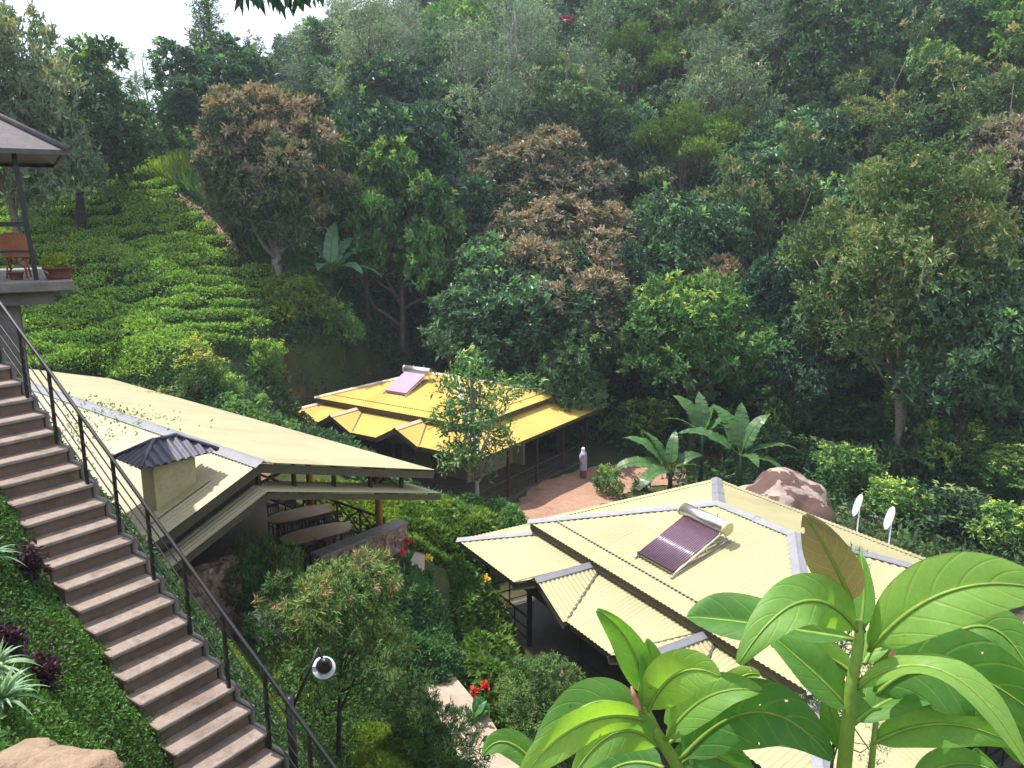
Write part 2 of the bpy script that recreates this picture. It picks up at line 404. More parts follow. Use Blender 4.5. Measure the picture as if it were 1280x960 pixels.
def crown_mesh(name, rng, lobes, dens, L, W, mat, per=7, tuft=.35, up=.45, flush=0., flush_z=.1, hang=0., gap=0., keep_low=.45, base_tint=(.15, .6), inner=.25):
    """lobes: array (n,4..6) x,y,z,r[,rz]; tufts of leaves spread over the lobes' outer shells"""
    lobes = np.array([list(l) + [l[3]] * (5 - len(l)) for l in lobes], float)
    cen = lobes[:, :3].mean(0); Cs = []; Ds = []; T = []
    zmin, zmax = lobes[:, 2].min(), (lobes[:, 2] + lobes[:, 4]).max()
    for i, (x, y, z, r, rz) in enumerate(lobes):
        n = max(6, int(dens * r * r * 4)); d = rdir(rng, n)
        d = d[(d[:, 2] > -.35) | (rng.random(n) < keep_low)]; n = len(d)
        rad = np.where(rng.random(n) < inner, rng.uniform(.3, .85, n), rng.uniform(.85, 1.08, n))
        if gap: rad *= 1 + gap * rng.normal(size=n) * .5
        p = np.array([x, y, z]) + d * rad[:, None] * np.array([r, r, rz])
        ok = np.ones(n, bool)
        for j, (a, b, c, r2, rz2) in enumerate(lobes):
            if j != i: ok &= (((p - [a, b, c]) / [r2, r2, rz2]) ** 2).sum(1) > .62
        if gap: ok &= rng.random(n) > gap * .4
        p = p[ok]; d = d[ok]
        lt = rng.uniform(*base_tint)
        tt = np.clip(lt + rng.normal(size=len(p)) * .08, 0, .7)
        outer = unit(p - cen)
        f = sstep(flush_z, flush_z + .55, outer[:, 2] * .6 + d[:, 2] * .6 + .15 * rng.normal(size=len(p)))
        lobef = flush * rng.uniform(.5, 1.25)
        isf = (rng.random(len(p)) < lobef * f) & (rad[ok] > .8)
        topz = sstep(.25, .9, (p[:, 2] - zmin) / max(zmax - zmin, .1))
        tt = np.where(isf, np.clip(.8 + .2 * topz * rng.random(len(p)) + .1 * (rng.random(len(p)) < .25 * topz), .78, 1), tt)
        Cs.append(p); Ds.append(d); T.append(tt)
    P = np.concatenate(Cs); D = np.concatenate(Ds); T = np.concatenate(T)
    P = np.repeat(P, per, 0); D = np.repeat(D, per, 0); T = np.repeat(T, per); n = len(P)
    a = D * .7 + rdir(rng, n) * .95 + np.array([0, 0, up * .6 - hang])
    a = unit(a); nn = unit(D * .6 + np.array([0, 0, up]) + rdir(rng, n) * .38)
    C = P + rdir(rng, n) * tuft * rng.random((n, 1)) * .8
    s = rng.uniform(.65, 1.25, n)
    return leaf_mesh(name, C, a, nn, L * s, W * s, np.clip(T + rng.normal(size=n) * np.where(T > .75, .05, .14), 0, 1), mat, droop=.2)

def dome(rng, n, Rx, Rz, z0, r, flat=1.0, low=-.3, jit=.15):
    """lobes spread over a dome"""
    L = []
    k = 0
    while len(L) < n:
        d = rdir(rng, 1)[0]; k += 1
        if d[2] < low: continue
        q = rng.uniform(.68, 1.0)
        p = d * q * np.array([Rx, Rx, Rz]) * (1 + jit * rng.normal()) + [0, 0, z0]
        rr = r * rng.uniform(.65, 1.3)
        L.append((p[0], p[1], p[2], rr, rr * flat))
    L.append((0, 0, z0, Rx * .62, Rz * .62))
    return L
def trunk_mesh(rng, name, h, r, limbs, mat, bend=.3, spread=None, fork=.45):
    """tapered trunk rising to h with limbs reaching the given points"""
    mb = MB(); n = 8; ph = rng.uniform(0, 6.28)
    pts = [Vector((bend * math.sin(ph + i / n * 2.2) * i / n, bend * math.cos(ph * 1.7 + i / n * 2.6) * i / n, -.6 + (h + .6) * i / n)) for i in range(n + 1)]
    rad = [r * (1.35 if i == 0 else 1) * (1 - .7 * i / n) for i in range(n + 1)]
    mb.tube(pts, rad, 8)
    for (x, y, z) in limbs:
        k = rng.uniform(fork, .95); i = min(int(k * n), n - 1); a = pts[i].lerp(pts[i + 1], k * n - i)
        b = Vector((x, y, z)); m = a.lerp(b, .5) + Vector((rng.normal() * .2, rng.normal() * .2, -.12 * (b - a).length + rng.normal() * .15))
        q = [a, a.lerp(m, .55) + Vector((0, 0, .03)), m, m.lerp(b, .6), b]; rr = r * (1 - .7 * k) * .62
        mb.tube(q, [rr, rr * .8, rr * .62, rr * .42, rr * .18], 6)
    return mb.mesh(name, mat)

G = lambda *c: c
# leaf colour ramps: 0..0.7 foliage from deep to fresh, 0.78..1 the new flush
M['leaf_mango'] = mat_leaf('bronze_flush_leaf', [(0, (0.045, 0.073, 0.043)), (.4, (0.084, 0.123, 0.067)), (.68, (0.134, 0.174, 0.090)), (.78, (0.224, 0.190, 0.151)), (.88, (0.302, 0.252, 0.190)), (1, (0.403, 0.291, 0.179))], .5, .15, spec=.4, objvar=.1)
M['leaf_dark'] = mat_leaf('dark_broad_leaf', [(0, (0.035, 0.078, 0.047)), (.4, (0.063, 0.133, 0.078)), (.7, (0.102, 0.207, 0.106)), (.8, (0.146, 0.291, 0.115)), (1, (0.243, 0.414, 0.132))], .4, .2, spec=.5, objvar=.3)
M['leaf_green'] = mat_leaf('green_leaf', [(0, (0.053, 0.118, 0.039)), (.4, (0.092, 0.206, 0.065)), (.7, (0.153, 0.295, 0.086)), (.8, (0.244, 0.392, 0.101)), (1, (0.408, 0.510, 0.125))], .45, .3, objvar=.22)
M['leaf_light'] = mat_leaf('light_leaf', [(0, (.04, .085, .02)), (.4, (.07, .14, .03)), (.7, (.11, .20, .04)), (.8, (.16, .26, .05)), (1, (.26, .32, .07))], .45, .35, objvar=.12)
M['leaf_grey'] = mat_leaf('grey_green_leaf', [(0, (0.085, 0.138, 0.100)), (.4, (0.141, 0.213, 0.157)), (.7, (0.217, 0.301, 0.214)), (.8, (0.315, 0.352, 0.235)), (1, (0.459, 0.427, 0.282))], .5, .25, objvar=.15)
M['leaf_olive'] = mat_leaf('olive_leaf', [(0, (.05, .095, .042)), (.4, (.095, .165, .06)), (.7, (.16, .245, .085)), (.8, (.25, .25, .12)), (1, (.36, .31, .17))], .45, .25, objvar=.15)
M['leaf_conifer'] = mat_leaf('conifer_leaf', [(0, (0.029, 0.069, 0.020)), (.4, (0.069, 0.144, 0.036)), (.7, (0.138, 0.241, 0.063)), (.8, (0.207, 0.218, 0.070)), (1, (0.299, 0.161, 0.084))], .6, .2, objvar=.1)
M['leaf_lime'] = mat_leaf('lime_leaf', [(0, (.08, .14, .02)), (.4, (.14, .22, .03)), (.7, (.21, .30, .04)), (.8, (.28, .34, .04)), (1, (.38, .38, .05))], .45, .35, objvar=.1)
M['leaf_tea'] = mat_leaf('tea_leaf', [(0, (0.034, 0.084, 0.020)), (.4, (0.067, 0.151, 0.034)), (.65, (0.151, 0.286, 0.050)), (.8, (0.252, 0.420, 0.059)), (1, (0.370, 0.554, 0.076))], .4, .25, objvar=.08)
M['leaf_under'] = mat_leaf('undergrowth_leaf', [(0, (0.022, 0.051, 0.027)), (.4, (0.040, 0.091, 0.040)), (.7, (0.073, 0.155, 0.058)), (.8, (0.127, 0.218, 0.067)), (1, (0.218, 0.291, 0.090))], .5, .2)
M['leaf_cover'] = mat_leaf('ground_cover_leaf', [(0, (0.035, 0.086, 0.022)), (.4, (0.066, 0.149, 0.035)), (.7, (0.118, 0.239, 0.047)), (.82, (0.218, 0.329, 0.062)), (1, (0.390, 0.419, 0.109))], .5, .3)

# ---- tree kinds: nominal height and width, built once at the origin
KIND = {}
def kind(name, W, H, trunk, crown): KIND[name] = (W, H, trunk, crown)
for v in (0, 1):
    rng = np.random.default_rng(10 + v)
    lb = dome(rng, 70, 4.1, 4.2, 5.6, 1.05, .85, -.72, .05)
    lim = [l[:3] for l in lb[:14]]
    kind(f'mango{v}', 10, 10.7, trunk_mesh(rng, 'trunk', 4.2, .42, lim, M['bark_pale'], .4, fork=.35),
         crown_mesh('crown', rng, lb, 17, .34, .125, M['leaf_mango'], 15, .30, .5, flush=.8, flush_z=-.15, base_tint=(.1, .6), keep_low=.6))
    lb = dome(rng, 36, 3.7, 4.2, 6.2, 1.3, .85, -.6, .16)
    kind(f'dark{v}', 9.4, 11.4, trunk_mesh(rng, 'trunk', 6.5, .34, [l[:3] for l in lb[:12]], M['bark_dark'], .5),
         crown_mesh('crown', rng, lb, 13, .38, .17, M['leaf_dark'], 13, .36, .5, flush=.2, flush_z=.35, gap=.25, base_tint=(.05, .6)))
    lb = dome(rng, 34, 3.6, 4.2, 6.3, 1.15, .75, -.5, .22)
    kind(f'green{v}', 9.4, 11.2, trunk_mesh(rng, 'trunk', 6.4, .28, [l[:3] for l in lb[:14]], M['bark'], .6, fork=.3),
         crown_mesh('crown', rng, lb, 12, .36, .17, M['leaf_green'], 13, .36, .55, flush=.4, flush_z=.2, gap=.35, base_tint=(.1, .65)))
    lb = dome(rng, 30, 3.7, 4.0, 6.6, 1.0, .7, -.5, .28)
    kind(f'olive{v}', 9.6, 11.2, trunk_mesh(rng, 'trunk', 6.8, .26, [l[:3] for l in lb[:16]], M['bark_pale'], .8, fork=.3),
         crown_mesh('crown', rng, lb, 12, .34, .14, M['leaf_olive'], 13, .38, .5, flush=.45, flush_z=.1, gap=.45, base_tint=(.1, .65)))
    lb = [(rng.normal() * 1.3, rng.normal() * 1.3, z, rng.uniform(.7, 1.35), rng.uniform(.6, 1.2)) for z in np.linspace(7.8, 15.2, 24)]
    kind(f'gum{v}', 6.5, 16, trunk_mesh(rng, 'trunk', 14, .22, [l[:3] for l in lb], M['bark_pale'] if v else M['bark'], .5, fork=.35),
         crown_mesh('crown', rng, lb, 15, .34, .06, M['leaf_grey'], 9, .5, .1, hang=.35, gap=.5, base_tint=(.1, .7)))
    lb = [(3.1 * math.cos(t) * q, 3.1 * math.sin(t) * q, 8.2 + rng.normal() * .5 - q * .7, rng.uniform(.8, 1.3), .34) for t, q in zip(np.linspace(0, 12.5, 22), rng.uniform(.2, 1.15, 22))]
    kind(f'flat{v}', 8.4, 9.2, trunk_mesh(rng, 'trunk', 7, .2, [l[:3] for l in lb], M['bark'], .5, fork=.4),
         crown_mesh('crown', rng, lb, 24, .26, .08, M['leaf_light'], 9, .4, .6, gap=.4, base_tint=(.1, .7)))
    lb = dome(rng, 30, 3.3, 4.6, 6.3, 1.05, .9, -.5, .3)
    kind(f'grey{v}', 8.8, 11.5, trunk_mesh(rng, 'trunk', 8.5, .2, [l[:3] for l in lb[:24]], M['bark'], .7, fork=.25),
         crown_mesh('crown', rng, lb, 13, .30, .09, M['leaf_grey'], 12, .45, .2, flush=.2, hang=.15, gap=.6, base_tint=(.1, .7)))
    lb = dome(rng, 16, .9, 1.0, 1.0, .42, .9, -.5, .18)
    kind(f'shrub{v}', 2.5, 2.3, trunk_mesh(rng, 'stem', .9, .05, [l[:3] for l in lb[:8]], M['bark'], .1),
         crown_mesh('foliage', rng, lb, 70, .16, .08, M['leaf_green'], 7, .2, .5, flush=.4, flush_z=.2, gap=.2, base_tint=(.1, .65)))
rng = np.random.default_rng(40)
lb = dome(rng, 95, 5.6, 6.2, 10.2, 1.25, .8, -.75, .12)
tm = MB(); lim = [l[:3] for l in lb[:26]]
for k_, (dx, dy, ang) in enumerate([(0, 0, .35), (.5, .3, -.9), (1.0, -.2, .9)]):
    t0 = trunk_mesh(rng, 'trunk', 9.5 - k_, .30 - .06 * k_, [], M['bark_pale'], .9)
    base = [Vector((dx * (.4 + .25 * i) + .5 * math.sin(i * .9 + k_), dy * i * .3, -.8 + 1.5 * i)) for i in range(8)]
    tm.tube(base, [(.30 - .06 * k_) * (1 - .1 * i) for i in range(8)], 8)
    for (x, y, z) in lim[k_::3]:
        a = base[rng.integers(3, 8)]; b = Vector((x, y, z)); m_ = a.lerp(b, .5) + Vector((rng.normal() * .3, rng.normal() * .3, -.4)); tm.tube([a, m_, b], [.13, .08, .03], 6)
kind('bigolive', 14.2, 17.4, tm.mesh('trunk', M['bark_pale']), crown_mesh('crown', rng, lb, 11, .33, .13, M['leaf_olive'], 12, .36, .5, flush=.16, flush_z=.05, gap=.3, base_tint=(.15, .76)))
lb = [(rng.normal() * .35 * (1 - z / 22), rng.normal() * .35, z, .35 + 2.2 * max(0, 1 - abs(z - 5) / 18) * rng.uniform(.6, 1), .5) for z in np.linspace(3, 17.6, 30)]
kind('spire', 5.5, 18, trunk_mesh(rng, 'trunk', 17, .25, [l[:3] for l in lb], M['bark_dark'], .2),
     crown_mesh('crown', rng, lb, 12, .42, .10, M['leaf_conifer'], 9, .5, .2, gap=.5, base_tint=(.1, .6)))
lb = [(rng.normal() * 1.6, rng.normal() * 1.6, z, rng.uniform(.5, 1.0), .55) for z in list(np.linspace(9.5, 13.5, 10)) + [6.5, 7.4]]
kind('thin', 6, 14, trunk_mesh(rng, 'trunk', 12.5, .17, [l[:3] for l in lb], M['bark_pale'], .9, fork=.5),
     crown_mesh('crown', rng, lb, 22, .30, .08, M['leaf_grey'], 8, .4, .3, gap=.5, base_tint=(.0, .5)))

TREES = []       # (x, y, radius) of the placed trees
PROTO = {}
PARTN = {}
def plant(kindn, x, y, w, h, label, group=None, name='tree', cat='tree', rz=None, z=None):
    W, H, tm, cm = KIND[kindn]
    z = g1(x, y) if z is None else z
    rz = random.uniform(0, 6.28) if rz is None else rz
    s = (w / W, w / W, h / H)
    root = thing(name, (x, y, z), rz, label, cat, group); root.scale = s
    a, b = ('stem', 'foliage') if tm.name.startswith('stem') else ('trunk', 'crown')
    link(a, tm, root); link(b, cm, root)
    TREES.append((x, y, w / 2))
    return root
def hero(kindn, u, y, vtop, wpx, label, **k):
    """a tree that stands at depth y under image column u and reaches up to row vtop"""
    x = aty(u, vtop, y)[0]
    for _ in range(3):
        z = g1(x, y); d = y * cp - z * sp; x = (u - 640) / FPX * (y * cp - (z + 4) * sp)
    ztop = aty(u, vtop, y)[2]
    dep = y * cp - (z + ztop) / 2 * sp
    return plant(kindn, x, y, wpx * dep / FPX, max(ztop - z, 1), label, **k)
# ------------------------------------------------------------------ roofing
def corr(mb, poly, e, pitch=.15, amp=.018, mi=0, lift=0.0):
    """corrugated sheet over a convex planar polygon; e = direction along the eave"""
    P = [np.array(p, float) for p in poly]; e = unit(np.array(e, float))
    n = unit(np.cross(P[1] - P[0], P[2] - P[1]));
    if n[2] < 0: n = -n
    e = unit(e - n * (e @ n)); t = np.cross(n, e); o = P[0]
    S = [(p - o) @ e for p in P]; T = [(p - o) @ t for p in P]
    s0, s1 = min(S) + 1e-4, max(S) - 1e-4; k = max(2, int((s1 - s0) / (pitch / 6)))
    ss = np.linspace(s0, s1, k + 1); rng_ = []
    for s in ss:
        lo, hi = 1e9, -1e9
        for i in range(len(P)):
            a, b = S[i], S[(i + 1) % len(P)]; c, d = T[i], T[(i + 1) % len(P)]
            if (a - s) * (b - s) <= 0 and abs(a - b) > 1e-9:
                v = c + (d - c) * (s - a) / (b - a); lo = min(lo, v); hi = max(hi, v)
        rng_.append((lo, hi))
    tmin, tmax = min(T), max(T); nc = max(1, round((tmax - tmin) / 2.3)); cl = (tmax - tmin) / nc; sheet = {}
    for q in range(nc):            # courses of sheets, each lapped over the one below
        ta, tb = tmin + q * cl, tmin + (q + 1) * cl; vs = []; ok = []
        for s, (lo, hi) in zip(ss, rng_):
            a = min(max(lo, ta), hi); b = max(min(hi, tb), a); h = amp * math.cos(2 * math.pi * s / pitch) + lift
            la = .001 * (1 - (a - ta) / cl); lb = .001 * (1 - (b - ta) / cl)
            vs += [o + e * s + t * a + n * (h + la), o + e * s + t * b + n * (h + lb)]; ok.append(b - a > 1e-4)
        base = len(mb.v); mb.v += [tuple(float(x) for x in p_) for p_ in vs]
        for i in range(k):
            if not (ok[i] or ok[i + 1]): continue
            key = (q, int((ss[i] - s0 + 7.31 * q) / .86))
            if key not in sheet: sheet[key] = random.choice((0, 0, 0, 1, 2, 3)) if mi == 0 and amp < .025 else mi
            mb.f.append((base + 2 * i, base + 2 * i + 2, base + 2 * i + 3, base + 2 * i + 1)); mb.m.append(sheet[key]); mb.sm.append(True)
def ridgecap(mb, p0, p1, w0, w1, wid=.2, lift=.04, seg=1.8, mi=0):
    """folded cap in lapped lengths along p0-p1; w0, w1 point down the two slopes"""
    p0 = np.array(p0, float); p1 = np.array(p1, float); w0 = unit(np.array(w0, float)); w1 = unit(np.array(w1, float))
    L = np.linalg.norm(p1 - p0); k = max(1, round(L / seg)); up = np.array([0, 0, 1.])
    for i in range(k):
        a = p0 + (p1 - p0) * (i / k); b = p0 + (p1 - p0) * min(1, (i + 1.04) / k); da = lift + .012; db = lift
        r = []
        for q, dz in ((a, db), (b, da)):
            r += [q + w0 * wid + up * (dz - .022), q + w0 * wid + up * dz, q + w0 * .05 + up * (dz + .022), q + up * (dz + .035), q + w1 * .05 + up * (dz + .022), q + w1 * wid + up * dz, q + w1 * wid + up * (dz - .022)]
        mb.add(r, [(j, j + 1, j + 8, j + 7) for j in range(6)], mi)

def pavilion(B, name, label, mroof, mridge, mpost, rail_mat):
    L, W, z0 = B['L'], B['W'], B['z']
    root = thing(name, (B['o'][0], B['o'][1], z0), B['a'], label, 'pavilion')
    E = -10 - z0; H = W / 2; rz = E + 1.2 * H / 4.3
    A0, B0, C0, D0 = (0, 0, E), (0, W, E), (L, W, E), (L, 0, E); R1, R2 = (H, H, rz), (L - H, H, rz)
    mb = MB()
    corr(mb, [A0, D0, R2, R1], (1, 0, 0)); corr(mb, [C0, B0, R1, R2], (1, 0, 0))
    corr(mb, [B0, A0, R1], (0, 1, 0)); corr(mb, [D0, C0, R2], (0, 1, 0))
    up = mb.build('upper_roof', mroof, root)
    rc = MB(); sl = 1.2 / 4.3
    dn = {'y-': (0, -1, -sl), 'y+': (0, 1, -sl), 'x-': (-1, 0, -sl), 'x+': (1, 0, -sl)}
    def hipw(face, hip):
        w = np.array(dn[face], float); h = unit(np.array(hip, float)); w = w - h * (w @ h); return w
    for p, q, f1, f2 in ((A0, R1, 'y-', 'x-'), (B0, R1, 'y+', 'x-'), (C0, R2, 'y+', 'x+'), (D0, R2, 'y-', 'x+'), (R1, R2, 'y-', 'y+')):
        h = np.array(q, float) - np.array(p, float)
        ridgecap(rc, p, q, hipw(f1, h), hipw(f2, h))
    rc.build('ridge_cap', mridge, up)
    fb = MB()
    for a, b in ((A0, D0), (D0, C0), (C0, B0), (B0, A0)):
        a = Vector(a); b = Vector(b); d = (b - a).normalized(); inn = Vector((-d.y, d.x, 0))
        fb.bar(a + inn * .07 + d * .055 - Vector((0, 0, .155)), b + inn * .07 - d * .055 - Vector((0, 0, .155)), .03, .23)
    fb.build('fascia', M['fascia'], up)
    # lower skirt roof with two gablets on the entrance side
    d, i_ = 1.75, .55; ze = E - .9; sl2 = .28; zi = ze + (d + i_) * sl2
    lo = MB(); lc = MB(); lf = MB(); O = [(-d, -d, ze), (L + d, -d, ze), (L + d, W + d, ze), (-d, W + d, ze)]
    I = [(i_, i_, zi), (L - i_, i_, zi), (L - i_, W - i_, zi), (i_, W - i_, zi)]
    corr(lo, [O[1], O[2], I[2], I[1]], (0, 1, 0)); corr(lo, [O[2], O[3], I[3], I[2]], (1, 0, 0)); corr(lo, [O[3], O[0], I[0], I[3]], (0, 1, 0))
    gh, gp, gs = 1.37, .7, .7 / 1.37; k2 = (gp - (zi - ze)) / gs; k2 = max(k2, .06)
    gab = [.295 * L, L - .295 * L]; xs = [-d]; xi = [i_]
    for g0 in gab: xs += [g0 - gh, g0 + gh]; xi += [g0 - k2, g0 + k2]
    xs.append(L + d); xi.append(L - i_)
    for k in (0, 2, 4):
        corr(lo, [(xs[k], -d, ze), (xs[k + 1], -d, ze), (xi[k + 1], i_, zi), (xi[k], i_, zi)], (1, 0, 0))
    lr = lo.build('lower_roof', mroof, root)
    for a, b, f1, f2 in ((0, 0, 'y-', 'x-'), (1, 1, 'y-', 'x+'), (2, 2, 'y+', 'x+'), (3, 3, 'y+', 'x-')):
        h = np.array(I[b]) - np.array(O[a]); lc = MB(); ridgecap(lc, O[a], I[b], hipw(f1, h), hipw(f2, h)); lc.build('ridge_cap', mridge, lr)
    def eave(mb, a, b, drop=.13, hgt=.18):
        a = Vector(a); b = Vector(b); dd = (b - a).normalized(); inn = Vector((-dd.y, dd.x, 0))
        mb.bar(a + inn * .07 + dd * .055 - Vector((0, 0, drop)), b + inn * .07 - dd * .055 - Vector((0, 0, drop)), .03, hgt)
    for a, b in ((O[1], O[2]), (O[2], O[3]), (O[3], O[0])): eave(lf, a, b)
    for k in (0, 2, 4): eave(lf, (xs[k], -d, ze), (xs[k + 1], -d, ze))
    lf.build('fascia', M['fascia'], lr)
    for g0 in gab:
        gm = MB(); zt = ze + gp; yf = -d - .12
        corr(gm, [(g0, yf, zt), (g0, i_, zt), (g0 - k2, i_, zi), (g0 - gh, -d, ze), (g0 - gh - .02, yf, ze)], (0, 1, 0))
        corr(gm, [(g0, i_, zt), (g0, yf, zt), (g0 + gh + .02, yf, ze), (g0 + gh, -d, ze), (g0 + k2, i_, zi)], (0, 1, 0))
        gr = gm.build('gable_roof', mroof, root)
        rm = MB(); ridgecap(rm, (g0, yf - .05, zt), (g0, i_, zt), (-1, 0, -gs), (1, 0, -gs), .17); rm.build('ridge_cap', mridge, gr)
        bm_ = MB()
        for sgn in (-1, 1):
            bm_.bar((g0, yf + .06, zt - .16), (g0 + sgn * (gh + .02), yf + .06, ze - .16), .03, .2)
        bm_.build('bargeboard', M['fascia'], gr)
        vm = MB()
        for sgn in (-1, 1): vm.bar((g0 + sgn * gh, -d + .02, ze + .012), (g0 + sgn * k2, i_ - .1, zi + .012), .07, .025)
        vm.build('valley_strip', M['fascia'], gr)
        tm = MB(); n = .02
        tm.add([(g0 - gh + .1, -d + .1, ze - .1), (g0 + gh - .1, -d + .1, ze - .1), (g0, -d + .1, zt - .1), (g0 - gh + .1, -d + .14, ze - .1), (g0 + gh - .1, -d + .14, ze - .1), (g0, -d + .14, zt - .1)],
               [(0, 1, 2), (3, 5, 4), (0, 3, 4, 1), (1, 4, 5, 2), (2, 5, 3, 0)])
        tm.build('gable_shade_panel', M['dark'], gr)  # dark board standing in for the shade inside the open gablet
    # clerestory band, ceiling, posts, rooms, floor
    cb = MB(); j = i_ + .03
    for a, b in (((j, j), (L - j, j)), ((L - j, j), (L - j, W - j)), ((L - j, W - j), (j, W - j)), ((j, W - j), (j, j))):
        cb.bar((*a, (zi + E) / 2 + .0), (*b, (zi + E) / 2), .06, E - zi + .35)
    cb.build('clerestory_band', M['dark'], root)
    ce = MB(); ce.box((L / 2, W / 2, zi - .16), (L - 1.3, W - 1.3, .05)); ce.build('ceiling', M['wood'], root)
    fm = MB(); fm.box((L / 2, W / 2, -.15), (L + 2.3, W + 2.3, .3)); fl = fm.build('floor', M['tilefloor'], root)
    pm = MB(); pm.box((L / 2, W / 2, -.85), (L + 2.1, W + 2.1, 1.1)); pm.build('plinth', M['dirt'] if name == 'yellow_pavilion' else M['stone'], root)
    wm = MB(); r = 2.2
    t = .16; zc = zi - .2
    wm.box((L / 2 + .9, W - 2.2, zc / 2), (L - 4.2, t, zc)); wm.box((L - 2.0, W / 2 + .6, zc / 2), (t, W - 3.2, zc)); wm.box((L / 2 + 1.6, 2.6, zc / 2), (L - 6.8, t, zc)); wm.box((4.2, W / 2 + .4, zc / 2), (t, W - 4.2, zc))
    wm.build('wall', M['wallpaint'], root)
    edge = 1.0; px = np.linspace(-edge, L + edge, 6); py = np.linspace(-edge, W + edge, 5); pos = []
    for x in px: pos += [(x, -edge), (x, W + edge)]
    for y in py[1:-1]: pos += [(-edge, y), (L + edge, y)]
    hp = ze + (d - edge) * sl2 - .06
    for x, y in pos:
        m_ = MB(); m_.box((x, y, hp / 2), (.13, .13, hp), bev=.01)
        m_.build('post', mpost, root)
    bmx = MB()
    for a, b in (((-edge, -edge), (L + edge, -edge)), ((L + edge, -edge), (L + edge, W + edge)), ((L + edge, W + edge), (-edge, W + edge)), ((-edge, W + edge), (-edge, -edge))):
        bmx.bar((*a, hp - .12), (*b, hp - .12), .1, .18)
    bmx.build('eave_beam', M['wood'], root)
    def railing(a, b):
        m_ = MB(); a = Vector((*a, 0)); b = Vector((*b, 0)); n = max(2, round((b - a).length / .9))
        for h in (.95, .55, .2): m_.bar(a + Vector((0, 0, h)), b + Vector((0, 0, h)), .05, .05 if h > .9 else .03)
        for i in range(1, n): p = a.lerp(b, i / n); m_.bar(p + Vector((0, 0, .0)), p + Vector((0, 0, .95)), .035, .035)
        m_.build('railing', rail_mat, root)
    for k in range(5):
        if k not in (1, 3): railing((px[k], -edge), (px[k + 1], -edge))
    for k in range(4): railing((L + edge, py[k]), (L + edge, py[k + 1])); railing((-edge, py[k]), (-edge, py[k + 1]))
    return root
pavilion(FRONT, 'cream_pavilion', 'cream corrugated hip roof pavilion with grey ridge caps and two entrance gablets', M['roof_front'], M['ridge'], M['dark'], M['dark'])
pavilion(YELLOW, 'yellow_pavilion', 'bright yellow two tier hip roof pavilion further down the valley', M['roof_yellow'], M['ridge_yellow'], M['wood'], M['fascia'])

# ------------------------------------------------------------------ solar water heaters
def heater(B, lx, ly, label, tubes_mat, n=20, solid=False):
    """rests on the entrance-side slope; local x along the eave, local y up the slope"""
    slope = math.atan(1.2 / 4.3)
    wx, wy = to_world(B, lx, ly)
    root = thing('solar_water_heater', (wx, wy, -10 + ly * 1.2 / 4.3 + .02), B['a'], label, 'water heater', 'solar heaters on the roofs')
    w = 1.5; lift = math.radians(9)
    def P(x, s, h=0):        # s along the collector, which stands a little steeper than the roof
        a = slope + lift
        return Vector((x, s * math.cos(a) - h * math.sin(a), .1 + s * math.sin(a) + h * math.cos(a)))
    def Q(x, s, h=0): return Vector((x, s * math.cos(slope) - h * math.sin(slope), s * math.sin(slope) + h * math.cos(slope)))
    f = MB()
    for x in (-w / 2 - .02, w / 2 + .02):
        f.bar(P(x, -.05, -.03), P(x, 2.05, -.03), .04, .03); f.bar(Q(x, -.05, .03), Q(x, 2.15, .03), .04, .03)
        f.bar(P(x, 1.98, -.05), Q(x, 2.1, .03), .035, .035); f.bar(P(x, 1.5, -.05), Q(x, 2.05, .03), .025, .025); f.bar(P(x, 1.25, -.05), Q(x, 1.25, .03), .025, .025)
    f.bar(P(-w / 2 - .02, 0, -.03), P(w / 2 + .02, 0, -.03), .05, .04); f.bar(P(-w / 2, 1.0, -.05), P(w / 2, 1.0, -.05), .03, .02)
    for x in (-w / 2 - .02, w / 2 + .02): f.box(Q(x, -.08, .03), (.09, .09, .04), Matrix.Rotation(slope, 3, 'X')); f.box(Q(x, 2.14, .03), (.09, .09, .04), Matrix.Rotation(slope, 3, 'X'))
    f.build('frame', M['steel'], root)
    if solid:
        m = MB(); a = slope + lift; m.box(P(0, .95, .03), (w, 1.85, .07), Matrix.Rotation(a, 3, 'X'), bev=.012); m.build('collector_panel', tubes_mat, root)
    else:
        for i in range(n):
            x = -w / 2 + (i + .5) * w / n; m = MB(); m.tube([P(x, .02, .02), P(x, 1.86, .02)], .026, 8); m.build('vacuum_tube', tubes_mat, root)
        b = MB(); b.bar(P(-w / 2, .0, .02), P(w / 2, .0, .02), .07, .06); b.build('tube_holder', M['dark'], root)
    t = MB(); c = P(0, 2.05, .10); r = .2; hw = w / 2 + .12
    t.lathe([(0, -hw), (r * .8, -hw), (r, -hw + .03), (r, hw - .03), (r * .8, hw), (0, hw)], 28, c, Matrix.Rotation(math.pi / 2, 3, 'Y'))
    tk = t.build('tank', M['steel'], root)
    for s in (-1, 1):
        e = MB(); e.lathe([(0, .0), (r * .97, .0), (r * 1.02, .03), (r * 1.02, .07), (r * .8, .105), (0, .11)], 28, c + Vector((s * (hw - .005), 0, 0)), Matrix.Rotation(s * math.pi / 2, 3, 'Y'))
        e.build('end_cap', M['capend'] if not solid else M['steel'], tk)
    l = MB()
    if solid: l.lathe([(r + .004, -hw + .1), (r + .004, hw - .1)], 28, c, Matrix.Rotation(math.pi / 2, 3, 'Y')); 
    else: l.lathe([(r + .004, -.12), (r + .004, .12)], 28, c, Matrix.Rotation(math.pi / 2, 3, 'Y'))
    v = MB(); v.tube([c + Vector((.45, .05, r - .02)), c + Vector((.45, .05, r + .11))], .018, 8); v.tube([c + Vector((-.3, .05, r - .02)), c + Vector((-.3, .05, r + .05))], .02, 8); v.build('vent_pipe', M['steel'], tk)
    return root
heater(FRONT, 5.25, .95, 'steel solar heater with a rack of purple tubes on the cream roof', M['glass_tube'])
